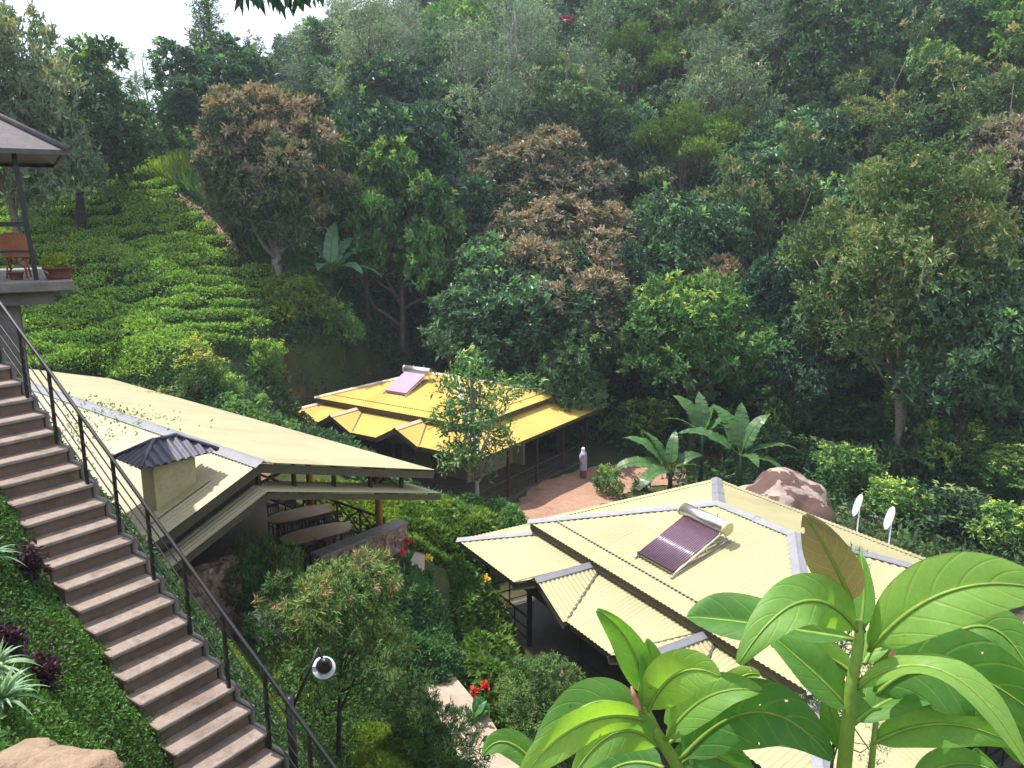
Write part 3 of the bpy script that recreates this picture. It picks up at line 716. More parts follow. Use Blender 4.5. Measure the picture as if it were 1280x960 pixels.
heater(YELLOW, 4.6, 1.6, 'mauve solar panel with rounded tank on the yellow roof', M['purple_panel'], solid=True)

# ------------------------------------------------------------------ dining hall
def hall():
    B = HALL; z0 = B['z']
    root = thing('dining_hall', (*B['o'], z0), B['a'], 'long open-sided dining hall with pale cream roof and small capped chimney', 'restaurant')
    rz = -6 - z0; xr, zr = 6.06, rz - 1.73; xl, zl = -4.0, rz - 1.68; LN = 22
    m = MB()
    corr(m, [(0, 0, rz), (0, LN, rz), (xr, LN, zr), (xr, 0, zr)], (0, 1, 0), .11, .011); corr(m, [(0, LN, rz), (0, 0, rz), (xl, 0, zl), (xl, LN, zl)], (0, 1, 0), .15)
    ur = m.build('upper_roof', M['roof_cream'], root)
    c = MB(); ridgecap(c, (0, -.12, rz), (0, LN, rz), (1, 0, -.285), (-1, 0, -.42), .24); c.build('ridge_cap', M['ridge'], ur)
    f = MB()
    f.bar((.0, .07, rz - .16), (xr - .05, .07, zr - .15), .04, .22); f.bar((0, .072, rz - .17), (xl + .05, .07, zl - .16), .04, .24)
    f.bar((xr - .06, .1, zr - .14), (xr - .06, LN, zr - .14), .03, .2); f.bar((xl + .06, .1, zl - .14), (xl + .06, LN, zl - .14), .03, .2)
    f.build('bargeboard', M['fascia'], ur)
    # lower pent roof that follows both rakes under the gable
    dz, y0, y1 = .72, -.22, 1.15
    l = MB()
    corr(l, [(0, y0, rz - dz), (0, y1, rz - dz), (xr + .05, y1, zr - dz), (xr + .05, y0, zr - dz)], (0, 1, 0), .15); corr(l, [(0, y1, rz - dz), (0, y0, rz - dz), (xl - .6, y0, rz - dz - .42 * (-xl + .6)), (xl - .6, y1, rz - dz - .42 * (-xl + .6))], (0, 1, 0), .15)
    lr = l.build('lower_roof', M['roof_cream'], root)
    g = MB(); g.bar((0, y0 + .07, rz - dz - .12), (xr, y0 + .07, zr - dz - .12), .04, .16); g.bar((0, y0 + .07, rz - dz - .13), (xl - .55, y0 + .07, rz - dz - .13 - .42 * (-xl + .55)), .04, .18)
    g.bar((0, y1 - .05, rz - dz - .1), (xr, y1 - .05, zr - dz - .1), .08, .14); g.bar((0, y1 - .05, rz - dz - .1), (xl - .5, y1 - .05, rz - dz - .1 - .42 * (-xl + .5)), .08, .14)
    g.build('bargeboard', M['fascia'], lr)
    # truss struts between the two tiers
    t = MB()
    zu = lambda x: rz - (.2855 * x if x > 0 else -.42 * x)
    for x in (.25, 1.3, 2.6, 3.9, 5.1): t.bar((x, .55, zu(x) - dz), (x, .55, zu(x) - .1), .09, .09)
    for a, b in ((.25, 1.3), (5.1, 3.9)): t.bar((a, .55, zu(a) - dz + .05), (b, .55, zu(b) - .15), .06, .06)
    t.build('truss', M['wood'], root)
    gp_ = MB(); gp_.add([(.05, .5, rz - dz), (.05, .5, rz - .1), (xl + .3, .5, zl - .05), (xl + .3, .5, zl - dz)], [(0, 1, 2, 3)]); gp_.build('gable_shade_panel', M['dark'], root)  # dark sheet added to stand for the shade between the two tiers
    # rafters under the long slopes
    ra = MB()
    for y in np.arange(1.6, LN, 1.9):
        ra.bar((.05, y, rz - .13), (xr - .2, y, zr - .13), .07, .14); ra.bar((-.05, y, rz - .13), (xl + .2, y, zl - .13), .07, .14)
    ra.build('rafters', M['wood'], root)
    cs = [(5.55, 2.15), (5.55, 5.8), (5.55, 9.5), (5.55, 13.2), (-3.2, 2.6), (-3.2, 7), (-3.2, 12)]
    for x, y in cs:
        h = zu(x) - .2
        p = MB(); p.tube([(x, y, 0), (x, y, h)], [.13, .11], 12); po = p.build('post', M['pole'], root)
        b = MB(); s = 1 if x > 0 else -1
        b.bar((x, y, h - .75), (x - s * .05, y - .75, h - .12), .09, .09); b.bar((x, y, h - .75), (x - s * .05, y + .75, h - .12), .09, .09); b.build('brace', M['wood'], po)
    fl = MB(); fl.box((1.2, 8.4, -.12), (9.6, 13.2, .24)); fl.build('floor', M['tilefloor'], root)
    bk = MB(); bk.box((-3.4, 8.5, 1.4), (.2, 11, 2.8)); bk.box((1, 15, 1.4), (8.8, .2, 2.8)); bk.build('back_wall', M['stone'], root)
    # rustic timber rails with crossed members on the valley side
    for y0_, y1_ in ((2.15, 5.8), (5.8, 9.5), (9.5, 13.2)):
        r = MB(); x = 5.75
        for h in (1.0, .14): r.tube([(x, y0_, h), (x, y1_, h)], .045, 8)
        n = 3
        for i in range(n):
            a, b = y0_ + (y1_ - y0_) * i / n, y0_ + (y1_ - y0_) * (i + 1) / n
            r.tube([(x, a, .14), (x, b, 1.0)], .03, 6); r.tube([(x + .05, a, 1.0), (x + .05, b, .14)], .03, 6)
            r.tube([(x, a, 0), (x, a, 1.05)], .04, 6)
        r.build('railing', M['wood'], root)
    # chimney on the near slope
    ch = MB(); x0, x1, ya, yb = -2.18, -1.13, 1.05, 1.68; zt = zu(-1.13) + .85
    ch.add([(x0, ya, zu(x0) - .2), (x1, ya, zu(x1) - .2), (x1, yb, zu(x1) - .2), (x0, yb, zu(x0) - .2), (x0, ya, zt), (x1, ya, zt), (x1, yb, zt), (x0, yb, zt)],
           [(0, 1, 5, 4), (1, 2, 6, 5), (2, 3, 7, 6), (3, 0, 4, 7), (4, 5, 6, 7)])
    co = ch.build('chimney', M['wallpaint'], root)
    v = MB()
    for x in (-1.88, -1.43): v.box((x, ya - .012, zt - .1), (.13, .03, .15))
    for y in (1.36,): v.box((x0 - .012, y, zt - .1), (.03, .13, .15))
    v.build('vent_hole', M['dark'], co)
    k = MB(); cx, cy = (x0 + x1) / 2, (ya + yb) / 2; hx, hy = .98, .66; zc = zt - .03; zp = zt + .36
    a, b, c_, d = (cx - hx, cy - hy, zc), (cx + hx, cy - hy, zc), (cx + hx, cy + hy, zc), (cx - hx, cy + hy, zc); r1, r2 = (cx - .28, cy, zp), (cx + .28, cy, zp)
    corr(k, [a, b, r2, r1], (1, 0, 0), .2, .03); corr(k, [c_, d, r1, r2], (1, 0, 0), .2, .03); corr(k, [d, a, r1], (0, 1, 0), .2, .03); corr(k, [b, c_, r2], (0, 1, 0), .2, .03)
    for p, q in ((a, r1), (b, r2), (c_, r2), (d, r1), (r1, r2)): k.tube([Vector(p) + Vector((0, 0, .03)), Vector(q) + Vector((0, 0, .045))], .045, 8)
    k.box((cx, cy, zc - .03), (hx * 1.75, hy * 1.7, .05))
    k.build('chimney_cap', M['cap_roof'], co)
    fl2 = MB(); fl2.add([(x0 - .3, ya - .32, zu(x0 - .3) + .045), (x1 + .2, ya - .32, zu(x1 + .2) + .045), (x1 + .2, ya, zu(x1 + .2) + .045), (x0 - .3, ya, zu(x0 - .3) + .045)], [(0, 1, 2, 3)]); fl2.build('flashing', M['wallpaint'], co)
    return root
HR = hall()
def hw(x, y): return to_world(HALL, x, y)
# stone walls of the terrace
def wall_run(name, pts, zt, zb, th, label, cap=True, group=None):
    (xa, ya), (xb, yb) = pts; a = Vector(hw(xa, ya)).to_3d(); b = Vector(hw(xb, yb)).to_3d(); c = (a + b) / 2
    root = thing(name, (c.x, c.y, zb), math.atan2(b.y - a.y, b.x - a.x), label, 'wall'); L = (b - a).length
    m = MB(); nx_, nz_ = 40, 14; rs = np.random.default_rng(int(L * 100)); H_ = zt - zb; V_ = []
    for f in (-1, 1):
        for i in range(nx_ + 1):
            for j in range(nz_ + 1): V_.append((-L / 2 + L * i / nx_, f * (th / 2 + (rs.normal() * .022 if 0 < i < nx_ and 0 < j < nz_ else 0)), H_ * j / nz_))
    c_ = nz_ + 1; o_ = (nx_ + 1) * c_; F_ = []
    for i in range(nx_):
        for j in range(nz_): a_ = i * c_ + j; F_ += [(a_, a_ + c_, a_ + c_ + 1, a_ + 1), (o_ + a_ + 1, o_ + a_ + c_ + 1, o_ + a_ + c_, o_ + a_)]
        F_.append((i * c_ + nz_, (i + 1) * c_ + nz_, o_ + (i + 1) * c_ + nz_, o_ + i * c_ + nz_))
    for j in range(nz_):
        F_ += [(j, j + 1, o_ + j + 1, o_ + j), (nx_ * c_ + j + 1, nx_ * c_ + j, o_ + nx_ * c_ + j, o_ + nx_ * c_ + j + 1)]
    m.add(V_, F_)
    m.build('masonry', M['stone'], root)
    if cap: q = MB(); q.box((0, 0, zt - zb + .05), (L + .06, th + .1, .09), bev=.015); q.build('coping', M['conc'], root)
    return root
wall_run('stone_wall', ((2.75, 1.75), (6.2, 1.75)), -9.95, -12.6, .42, 'rubble stone terrace wall with broad grey coping below the dining tables')
wall_run('stone_wall', ((-4.6, 1.3), (-.1, 1.3)), -8.8, -12.4, .4, 'rubble stone wall in the shade under the low roof edge', cap=False)
# short stair rail beside the terrace wall
r = thing('iron_handrail', (*hw(2.55, 1.35), -11.9), HALL['a'], 'short black handrail stepping down beside the stone terrace wall', 'handrail')
m = MB(); p0, p1 = Vector((.1, .2, 1.95)), Vector((1.15, -1.0, 1.3)); m.tube([p0, p1], .03, 8); m.tube([p0 - Vector((0, 0, .4)), p1 - Vector((0, 0, .4))], .016, 6); m.build('handrail', M['iron'], r)
for t in (.02, .5, .98):
    q = p0.lerp(p1, t); m = MB(); m.tube([q, q - Vector((0, 0, 1.25))], .025, 6); m.build('post', M['iron'], r)

# dining tables and chairs
def dtable(lx, ly, rz, label):
    root = thing('dining_table', (*hw(lx, ly), HALL['z']), HALL['a'] + rz, label, 'table', 'long dining tables on the terrace')
    m = MB(); pts = []
    a, b = 1.15, .52
    for k in range(40):
        t = 2 * math.pi * k / 40; c, s = math.cos(t), math.sin(t)
        pts.append((a * math.copysign(abs(c) ** .72, c), b * math.copysign(abs(s) ** .72, s)))
    m.prism(pts, .73, .775); m.build('tabletop', M['tabletop'], root)
    u = MB(); u.prism([(x * .9, y * .86) for x, y in pts], .66, .729); u.build('apron', M['wood'], root)
    for x in (-.72, .72):
        for y in (-.3, .3): q = MB(); q.bar((x, y, 0), (x, y, .68), .08, .08); q.build('leg', M['wood'], root)
    return root
def chair_proto():
    root = thing('dining_chair', (0, 0, 0), 0, 'dark timber dining chair', 'chair')
    s = MB(); s.box((0, 0, .45), (.42, .42, .04), bev=.012); s.build('seat', M['wood'], root)
    for x in (-.19, .19):
        l = MB(); l.bar((x, .19, 0), (x, .18, .44), .04, .04); l.build('leg', M['wood'], root)
        l = MB(); l.bar((x, -.2, 0), (x, -.18, .46), .04, .04); l.bar((x, -.18, .46), (x, -.25, .95), .04, .035); l.build('leg', M['wood'], root)
    b = MB(); b.box((0, -.248, .9), (.4, .03, .1), Matrix.Rotation(-.14, 3, 'X')); b.box((0, -.2, .6), (.36, .025, .05), Matrix.Rotation(-.14, 3, 'X'))
    for x in (-.1, 0, .1): b.bar((x, -.2, .6), (x, -.24, .88), .03, .015)
    b.build('backrest', M['wood'], root)
    a = MB(); a.bar((-.19, .17, .2), (.19, .17, .2), .025, .025); a.bar((-.19, .17, .25), (-.19, -.18, .25), .025, .025); a.bar((.19, .17, .25), (.19, -.18, .25), .025, .025); a.build('stretcher', M['wood'], root)
    return root
CH = chair_proto(); first = [True]
def seat(tx, ty, trz, nm):
    for lx in (-.62, 0.02, .66):
        for s in (-1, 1):
            cx, cy = lx, s * .72; c, sn = math.cos(trz), math.sin(trz)
            x, y = tx + cx * c - cy * sn, ty + cx * sn + cy * c
            rz = HALL['a'] + trz + (math.pi if s > 0 else 0) + random.uniform(-.12, .12)
            o = CH if first[0] else dup(CH); first[0] = False
            o.location = (*hw(x, y), HALL['z']); o.rotation_euler = (0, 0, rz)
            o['label'] = f'dark timber slat-back chair drawn up to {nm}'; o['group'] = f'chairs around {nm}'
TR = -.25
dtable(4.65, 5.15, TR, 'long brown dining table further back under the hall roof'); seat(4.65, 5.15, TR, 'the further dining table')
dtable(3.95, 3.35, TR, 'long brown dining table close to the stone terrace wall'); seat(3.95, 3.35, TR, 'the dining table by the stone wall')
# ------------------------------------------------------------------ stair up the bank
SA = math.atan2(SD[1], SD[0])
rs = np.random.default_rng(7)
st = thing('staircase', stair_pt(0, 0), SA, 'long flight of worn pinkish concrete steps climbing the green bank', 'stairs')
def sl(n, t, dz=0): return (n * RUN, t, -n * RISE + dz)
for n in range(-7, 27):
    m = MB(); w = SW + rs.normal() * .01; j = rs.normal() * .006
    run = RUN
    w = SW + .10 + rs.normal() * .01; m.box((n * RUN - run / 2 + .012 + j, .10 - w / 2, -n * RISE - .025), (run + .05, w, .05), bev=.012)
    m.box((n * RUN - run / 2 - .012, .10 - w / 2, -n * RISE - .62), (run, w - .02, 1.135), mi=1)
    m.box((n * RUN + .024 + j, .10 - w / 2, -n * RISE - .0235), (.034, w - .01, .055), mi=2, bev=.012)
    m.build('step', [M['step'], M['riser'], M['nosing']], st)
m = MB()
for n in range(-7, 27):
    m.box((n * RUN - RUN / 2 + .01, .135, -n * RISE - .18 + rs.normal() * .01), (RUN + .03, .06, .40), bev=.015)
m.build('kerb', M['conc'], st)
rl = thing('stair_railing', stair_pt(0, .04), SA, 'black iron railing with five sloping bars beside the concrete steps', 'railing')
ps = [-.68 * 2 + .68 * k for k in range(13)]
for s in ps:
    m = MB(); m.bar((s, 0, -s / RUN * RISE - .02), (s, 0, -s / RUN * RISE + .95), .036, .036); m.build('post', M['iron'], rl)
sv = [ps[0] - 1.2] + ps
for h, r in ((.95, .024), (.76, .0095), (.58, .0095), (.40, .0095), (.22, .0095)):
    m = MB(); m.tube([(s, rs.normal() * .003, -s / RUN * RISE + h) for s in sv], r, 8); m.build('handrail' if h > .9 else 'rail_bar', M['iron'], rl)

# lamp on a slanted arm by the railing
lx, ly, lz = stair_pt(5.06, .12, 0)
lp = thing('garden_lamp', (lx, ly, lz - .4), 0, 'black garden lamp with a white enamel shade on a slanted arm', 'lamp')
m = MB(); m.tube([(0, 0, -.6), (0, 0, 1.3)], .05, 12); m.build('pole', M['iron'], lp)
A = Vector((.02, 0, 1.15)); Bp = Vector((.32, .10, 1.83))
m = MB(); m.tube([A, Bp], .017, 8); m.tube([Bp, Bp + Vector((.03, .0, -.12)), Bp + Vector((.045, -.01, -.17))], .015, 8); m.build('arm', M['iron'], lp)
tilt = Matrix.Rotation(R(38), 3, 'X') @ Matrix.Rotation(R(14), 3, 'Y'); c = Bp + Vector((.05, -.01, -.22))
m = MB(); m.lathe([(.035, .05), (.06, .02), (.09, -.010), (.125, -.026), (.13, -.032), (.124, -.03), (.09, -.016), (.05, .0), (0, .0)], 28, c, tilt); m.build('shade', M['dish'], lp)
m = MB(); m.lathe([(0, .19), (.035, .185), (.05, .15), (.062, .09), (.085, .055), (.09, .03), (.06, .012)], 20, c, tilt); m.build('lamp_holder', M['iron'], lp)

# ------------------------------------------------------------------ hillside gazebo
gzx0, gzx1, gzy0, gzy1 = -14.4, -8.75, 15.5, 20.6; FZ = -1.26
GR = R(31); gh_ = 2.4
gb = thing('gazebo', (-8.5 - gh_ * math.cos(GR) - gh_ * math.sin(GR), 15.6 - gh_ * math.sin(GR) + gh_ * math.cos(GR), FZ), GR, 'open gazebo with grey hipped roof and thin black posts on a concrete platform', 'gazebo')
hx, hy = gh_, gh_
m = MB(); m.box((0, 0, -.1), (2 * hx, 2 * hy, .2), bev=.02); m.build('floor', M['conc'], gb)
m = MB(); m.box((-.1, .1, -.33), (2 * hx - .5, 2 * hy - .4, .26)); m.build('floor_beam', M['conc'], gb)
for x in (-hx + .8, hx - 1.35):
    for y in (-hy + .8, hy - .8): m = MB(); m.box((x, y, -1.75), (.75, .6, 2.6)); m.build('pier', M['conc'], gb)
for x in (-hx + .35, 0, hx - .62):
    for y in (-hy + .5, hy - .5): m = MB(); m.bar((x, y, 0), (x + (.0 if x < 1 else -.12), y, 2.45), .085, .085); m.build('post', M['iron'], gb)
m = MB(); ez, oz = 2.43, .12
c4 = [(-hx - oz, -hy - oz, ez), (hx + oz, -hy - oz, ez), (hx + oz, hy + oz, ez), (-hx - oz, hy + oz, ez)]; ap = (0, 0, ez + 1.55)
vs = c4 + [ap] + [(x, y, z - .09) for x, y, z in c4] + [(x * .97, y * .97, z - .09) for x, y, z in c4] + [(x * .97, y * .97, z - .02) for x, y, z in c4] + [(0, 0, ez + 1.4)]
m.add(vs, [(0, 1, 4), (1, 2, 4), (2, 3, 4), (3, 0, 4)] + [(i, i + 5, (i + 1) % 4 + 5, (i + 1) % 4) for i in range(4)] + [(i + 5, i + 9, (i + 1) % 4 + 9, (i + 1) % 4 + 5) for i in range(4)])
m.add(vs, [(i + 9, i + 13, (i + 1) % 4 + 13, (i + 1) % 4 + 9) for i in range(4)] + [(13 + i, 17, 13 + (i + 1) % 4) for i in range(4)], 1)
rf = m.build('roof', [M['shingle'], M['dark']], gb)
m = MB()
for p in c4: m.tube([Vector(p) + Vector((0, 0, .02)), Vector(ap) + Vector((0, 0, .03))], .06, 8)
m.build('ridge_cap', M['shingle'], rf)
m = MB()
for h in (1.05, .55):
    m.bar((-hx + .35, hy - .5, h), (hx - .62, hy - .5, h), .05, .05); m.bar((-hx + .35, -hy + .5, h), (hx - .62, -hy + .5, h), .04, .05)
m.build('railing', M['iron'], gb)
# woven cane chair
cx, cy = atz(14, 343, FZ)[:2]
ch = thing('cane_chair', (-9.92, 16.2, FZ), R(200), 'reddish woven cane chair standing on the gazebo floor', 'chair')
m = MB(); m.lathe([(.0, .40), (.24, .40), (.26, .43), (.25, .46), (0, .46)], 24); m.build('seat', M['cane'], ch)
m = MB(); vs = []; nn = 14
for r0 in (0, .03):
    for i in range(nn):
        t = R(-115 + 230 * i / (nn - 1)) + math.pi / 2
        for h in (0, 1):
            r_ = (.25 + .06 * h) - r0; z = .46 + h * (.45 - .22 * abs(2 * i / (nn - 1) - 1) ** 1.5)
            vs.append((r_ * math.cos(t), r_ * math.sin(t) - 0, z))
o = 2 * nn
fs = [(2 * i, 2 * i + 2, 2 * i + 3, 2 * i + 1) for i in range(nn - 1)] + [(o + 2 * i + 1, o + 2 * i + 3, o + 2 * i + 2, o + 2 * i) for i in range(nn - 1)] + [(2 * i + 1, 2 * i + 3, o + 2 * i + 3, o + 2 * i + 1) for i in range(nn - 1)]
m.add(vs, fs, 0, True); m.build('backrest', M['cane'], ch)
for a in (45, 135, 225, 315):
    m = MB(); m.tube([(.19 * math.cos(R(a)), .19 * math.sin(R(a)), .42), (.25 * math.cos(R(a)), .25 * math.sin(R(a)), 0)], .018, 8); m.build('leg', M['cane'], ch)
m = MB()
for a in (45, 135, 225, 315): m.tube([(.23 * math.cos(R(a)), .23 * math.sin(R(a)), .12), (.2 * math.cos(R(a + 90)), .2 * math.sin(R(a + 90)), .38)], .011, 6)
m.build('brace', M['cane'], ch)
def pot(x, y, r, h, label, leafy):
    p = thing('plant_pot', (x, y, FZ), 0, label, 'plant pot')
    m = MB(); m.lathe([(0, 0), (r * .8, 0), (r * .86, h * .2), (r, h * .85), (r * 1.08, h * .86), (r * 1.08, h), (r * .93, h), (r * .9, h * .85), (0, h * .85)], 20); m.build('pot', M['clay'], p)
    if leafy:
        rg = np.random.default_rng(5); n = 160; C = rg.normal(size=(n, 3)) * [r * .5, r * .5, .08] + [0, 0, h + .08]
        link('foliage', leaf_mesh('foliage', C, rdir(rg, n) + [0, 0, .8], rdir(rg, n) + [0, 0, 1], rg.uniform(.08, .16, n), .05, rg.uniform(.3, 1, n), M['leaf_lime']), p)
pot(-8.98, 15.95, .26, .24, 'wide brown clay pot with yellow-green leaves at the gazebo corner', True)
pot(-9.72, 15.78, .13, .15, 'small low brown pot in front of the cane chair', False)

# ------------------------------------------------------------------ garden path and red earth path
def ribbon(name, pts, width, mat, lift=.05, n=60, rough=.0, kind='structure'):
    P = np.array(pts, float); d = np.concatenate([[0], np.cumsum(np.linalg.norm(np.diff(P[:, :2], axis=0), axis=1))])
    s = np.linspace(0, d[-1], n); X = np.interp(s, d, P[:, 0]); Y = np.interp(s, d, P[:, 1]); Wd = np.interp(s, d, P[:, 2]) if P.shape[1] > 2 else np.full(n, width)
    for _ in range(3):
        X[1:-1] = (X[:-2] + 2 * X[1:-1] + X[2:]) / 4; Y[1:-1] = (Y[:-2] + 2 * Y[1:-1] + Y[2:]) / 4
    tx, ty = np.gradient(X), np.gradient(Y); L = np.hypot(tx, ty); tx /= L; ty /= L
    k = 9; V = []; rg = np.random.default_rng(3)
    for j in range(k):
        o = (j / (k - 1) - .5) * Wd * (1 + rough * (rg.normal(size=n) * .5 + np.sin(s * 1.7 + j) * .5) * (abs(j / (k - 1) - .5) * 2))
        x = X - ty * o; y = Y + tx * o; V.append(np.stack([x, y, gz(x, y)], -1))
    V = np.array(V); zz = V[:, :, 2]
    V[:, :, 2] = (zz if rough else zz.mean(0)[None] * .7 + zz * .3) + lift
    if not rough:   # a slab with a real edge
        e0 = V[0].copy(); e0[:, 2] -= .35; e1 = V[-1].copy(); e1[:, 2] -= .35; V = np.concatenate([e0[None], V, e1[None]]); k += 2
    idx = np.arange(k * n).reshape(k, n); Q = np.stack([idx[:-1, :-1], idx[1:, :-1], idx[1:, 1:], idx[:-1, 1:]], -1).reshape(-1, 4)
    o = link(name, np_mesh(name, V.reshape(-1, 3), Q, mat, smooth=bool(rough))); tag(o, kind=kind); return np.stack([X, Y, tx, ty], -1)
def px(u, v, z): p = atz(u, v, z); return (p[0], p[1])
gp = ribbon('path', [(*px(535, 690, -11.9), .9), (*px(522, 735, -12.2), .6), (*px(516, 800, -12.5), .7), (*px(535, 860, -12.8), .7), (*px(570, 935, -13.0), 1.8), (*px(605, 1010, -13.2), 2.0), (*px(645, 1100, -13.3), 2.0)], 1.1, M['pathmat'], .14)
ribbon('dirt_path', [(-.6, 32.5, 2), (.9, 35.5, 3.4), (2.6, 38.2, 4.0), (4.8, 41.0, 3.8), (7, 42.0, 3.4), (9.5, 41.6, 2.2)], 3, M['dirt'], .05, 50, .14)
def slab(u, v, z, sx, sy, rz, label, h=.4):
    x, y = px(u, v, z); t = thing('stone_block', (x, y, z - h), rz, label, 'stone block', 'pale stone blocks along the garden path')
    m = MB(); m.box((0, 0, h / 2), (sx, sy, h), bev=.03); m.build('block', M['slab'], t)
slab(331, 764, -9.95, .62, .42, .7, 'pale square stone block at the foot of the dark bush by the hall', .7)
slab(343, 774, -10.2, .5, .4, .75, 'lower pale stone block beside the square one at the hall', .6)
slab(527, 676, -11.5, .5, .8, .2, 'pale stone block nearest the terrace wall beside the red canna')
slab(541, 706, -11.75, .7, .45, .3, 'pale stone block under the yellow canna')
slab(524, 784, -12.2, .6, .5, .1, 'pale stone block half hidden behind the round clipped tree')
slab(460, 893, -12.2, .35, .3, .4, 'small grey stone block between the two clipped conifers', .8)

# ------------------------------------------------------------------ boulders
def rock(name, x, y, z, sx, sy, sz, seed, mat, label, rz=0, sub=4):
    import bmesh
    from mathutils import noise as mn
    bm = bmesh.new(); bmesh.ops.create_icosphere(bm, subdivisions=sub, radius=1)
    for v in bm.verts:
        p = v.co.copy(); k = 1 + .28 * mn.noise(p * 1.1 + Vector((seed, 0, 0))) + .10 * mn.noise(p * 2.7 + Vector((0, seed, 0))) + .035 * mn.noise(p * 7)
        q = p * k; q.z = max(q.z, -.6); v.co = Vector((q.x * sx, q.y * sy, q.z * sz))
    me = bpy.data.meshes.new(name); bm.to_mesh(me); bm.free(); me.materials.append(mat)
    for p in me.polygons: p.use_smooth = True
    o = link(name, me); o.location = (x, y, z); o.rotation_euler = (0, 0, rz); tag(o, label, 'rock'); return o
def mat_boulder():
    m, nt = nodes('blotched_granite'); co = objco(nt)
    a = noise(nt, co, .8, 4, .55, .5); b = noise(nt, co, 5, 6, .7); c0 = noise(nt, co, 1.8, 5, .6)
    c = ramp(nt, c0, [(.3, (.24, .17, .14)), (.6, (.36, .29, .25)), (.8, (.30, .27, .22))])
    c = mix(nt, ramp(nt, a, [(.45, (0, 0, 0)), (.48, (1, 1, 1))]), c, (.10, .06, .05))
    c = mix(nt, .5, c, ramp(nt, b, [(.3, (.55, .55, .55)), (.7, (1.1, 1.1, 1.1))]), 'MULTIPLY')
    finish(nt, c, .9, 0, .2, b, .6, .05); return m
M['boulder'] = mat_boulder()
M['sandrock'] = mat_mottle('sandy_rock', (.16, .11, .07), (.26, .185, .125), 5, .9, c3=(.20, .13, .085), bump=.7, bdist=.03)
p = atd(978, 640, 36.5); rock('boulder', p[0], p[1], -13.7, 2.5, 2.3, 2.2, 3.3, M['boulder'], 'big pink granite boulder blotched with dark maroon behind the cream roof')
p = atd(74, 968, 3.95); rock('rock', p[0], p[1], p[2] - .02, .26, .2, .10, 9.1, M['sandrock'], 'flat sandy rock half sunk in the bank below the spiky plants', .5)
p = atd(22, 952, 4.0); rock('rock', p[0], p[1], p[2] - .05, .2, .16, .09, 4.4, M['sandrock'], 'smaller sandy rock at the very edge of the bank', 1.5)

# ------------------------------------------------------------------ satellite dishes
def dish(u, v, D, label, arm):
    c = atd(u, v, D); zb = g1(c[0], c[1])
    t = thing('satellite_dish', (c[0], c[1], zb), 0, label, 'satellite dish', 'satellite dishes behind the cream pavilion'); h = c[2] - zb
    m = MB(); m.tube([(.06, .05, -.2), (.06, .05, h)], .03, 10); m.build('pole', M['steel'], t)
    nrm = Vector((-.93, .22, .30)).normalized(); q = nrm.to_track_quat('Z', 'Y').to_matrix()
    m = MB(); pr = [(r, .28 * r * r) for r in np.linspace(0.001, .40, 8)]; m.lathe(pr + [(.41, .04), (.40, .032)] + [(r, .28 * r * r - .012) for r in np.linspace(.39, .001, 8)], 32, (0, 0, h), q); d = m.build('dish', M['dish'], t)
    a = MB(); e = Vector((0, 0, h)) + q @ Vector((0, -.12, .42)); a.tube([Vector((0, 0, h)) + q @ Vector((0, -.38, .04)), e], .012, 6); a.box(e, (.07, .07, .11), q, bev=.01); a.build('receiver_arm', M['conc'], t)
dish(1073, 632, 27.5, 'white satellite dish on its pole nearer the boulder', 0)
dish(1113, 648, 26.5, 'white satellite dish further from the boulder with receiver arm in view', 1)

# ------------------------------------------------------------------ person on the red path
def skin_figure(name, joints, edges, radii, mat, root_i, parent, sub=1):
    me = bpy.data.meshes.new(name); me.from_pydata(joints, edges, []); o = bpy.data.objects.new(name, me); col.objects.link(o)
    mo = o.modifiers.new('Skin', 'SKIN'); mo.use_smooth_shade = True
    for i, r in enumerate(radii): me.skin_vertices[0].data[i].radius = (r, r) if not hasattr(r, '__len__') else r
    for i in range(len(joints)): me.skin_vertices[0].data[i].use_root = (i == root_i)
    s = o.modifiers.new('Sub', 'SUBSURF'); s.levels = s.render_levels = sub
    me.materials.append(mat); o.parent = parent; KIDS.setdefault(parent, []).append(o); return o
M['skin'] = mat_mottle('skin', (.16, .075, .045), (.20, .10, .06), 8, .6, bump=0)
M['robe'] = mat_mottle('lavender_cloth', (.30, .27, .36), (.38, .34, .44), 6, .9, bump=.3)
M['scarf'] = mat_mottle('white_cloth', (.62, .62, .66), (.72, .72, .75), 6, .9, bump=.2)
pp = atd(729, 588, 43.0); gzp = g1(pp[0], pp[1])
pe = thing('person', (pp[0], pp[1], gzp + .04), R(35), 'person in a long lavender-grey dress and white head scarf standing on the red path', 'person')
J = [(0, 0, .92), (0, 0, 1.15), (0, 0, 1.34), (0, .01, 1.44), (0, .0, 1.53), (0, -.01, 1.62), (-.10, 0, .88), (-.11, 0, .48), (-.11, .02, .09), (-.11, -.1, .04), (.10, 0, .88), (.11, 0, .48), (.11, .02, .09), (.11, -.1, .04),
     (-.17, .01, 1.36), (-.22, .03, 1.1), (-.2, -.06, .86), (-.19, -.1, .78), (.17, .01, 1.36), (.22, .03, 1.1), (.2, -.06, .86), (.19, -.1, .78)]
Ed = [(0, 1), (1, 2), (2, 3), (3, 4), (4, 5), (0, 6), (6, 7), (7, 8), (8, 9), (0, 10), (10, 11), (11, 12), (12, 13), (2, 14), (14, 15), (15, 16), (16, 17), (2, 18), (18, 19), (19, 20), (20, 21)]
Rd = [.13, .11, .12, .05, .085, .075, .085, .06, .045, .035, .085, .06, .045, .035, .055, .042, .034, .03, .055, .042, .034, .03]
skin_figure('body', J, Ed, Rd, M['skin'], 0, pe)
m = MB(); m.lathe([(.20, .46), (.205, .6), (.20, .8), (.18, .98), (.155, 1.1), (.18, 1.28), (.165, 1.38), (.07, 1.43)], 20); 
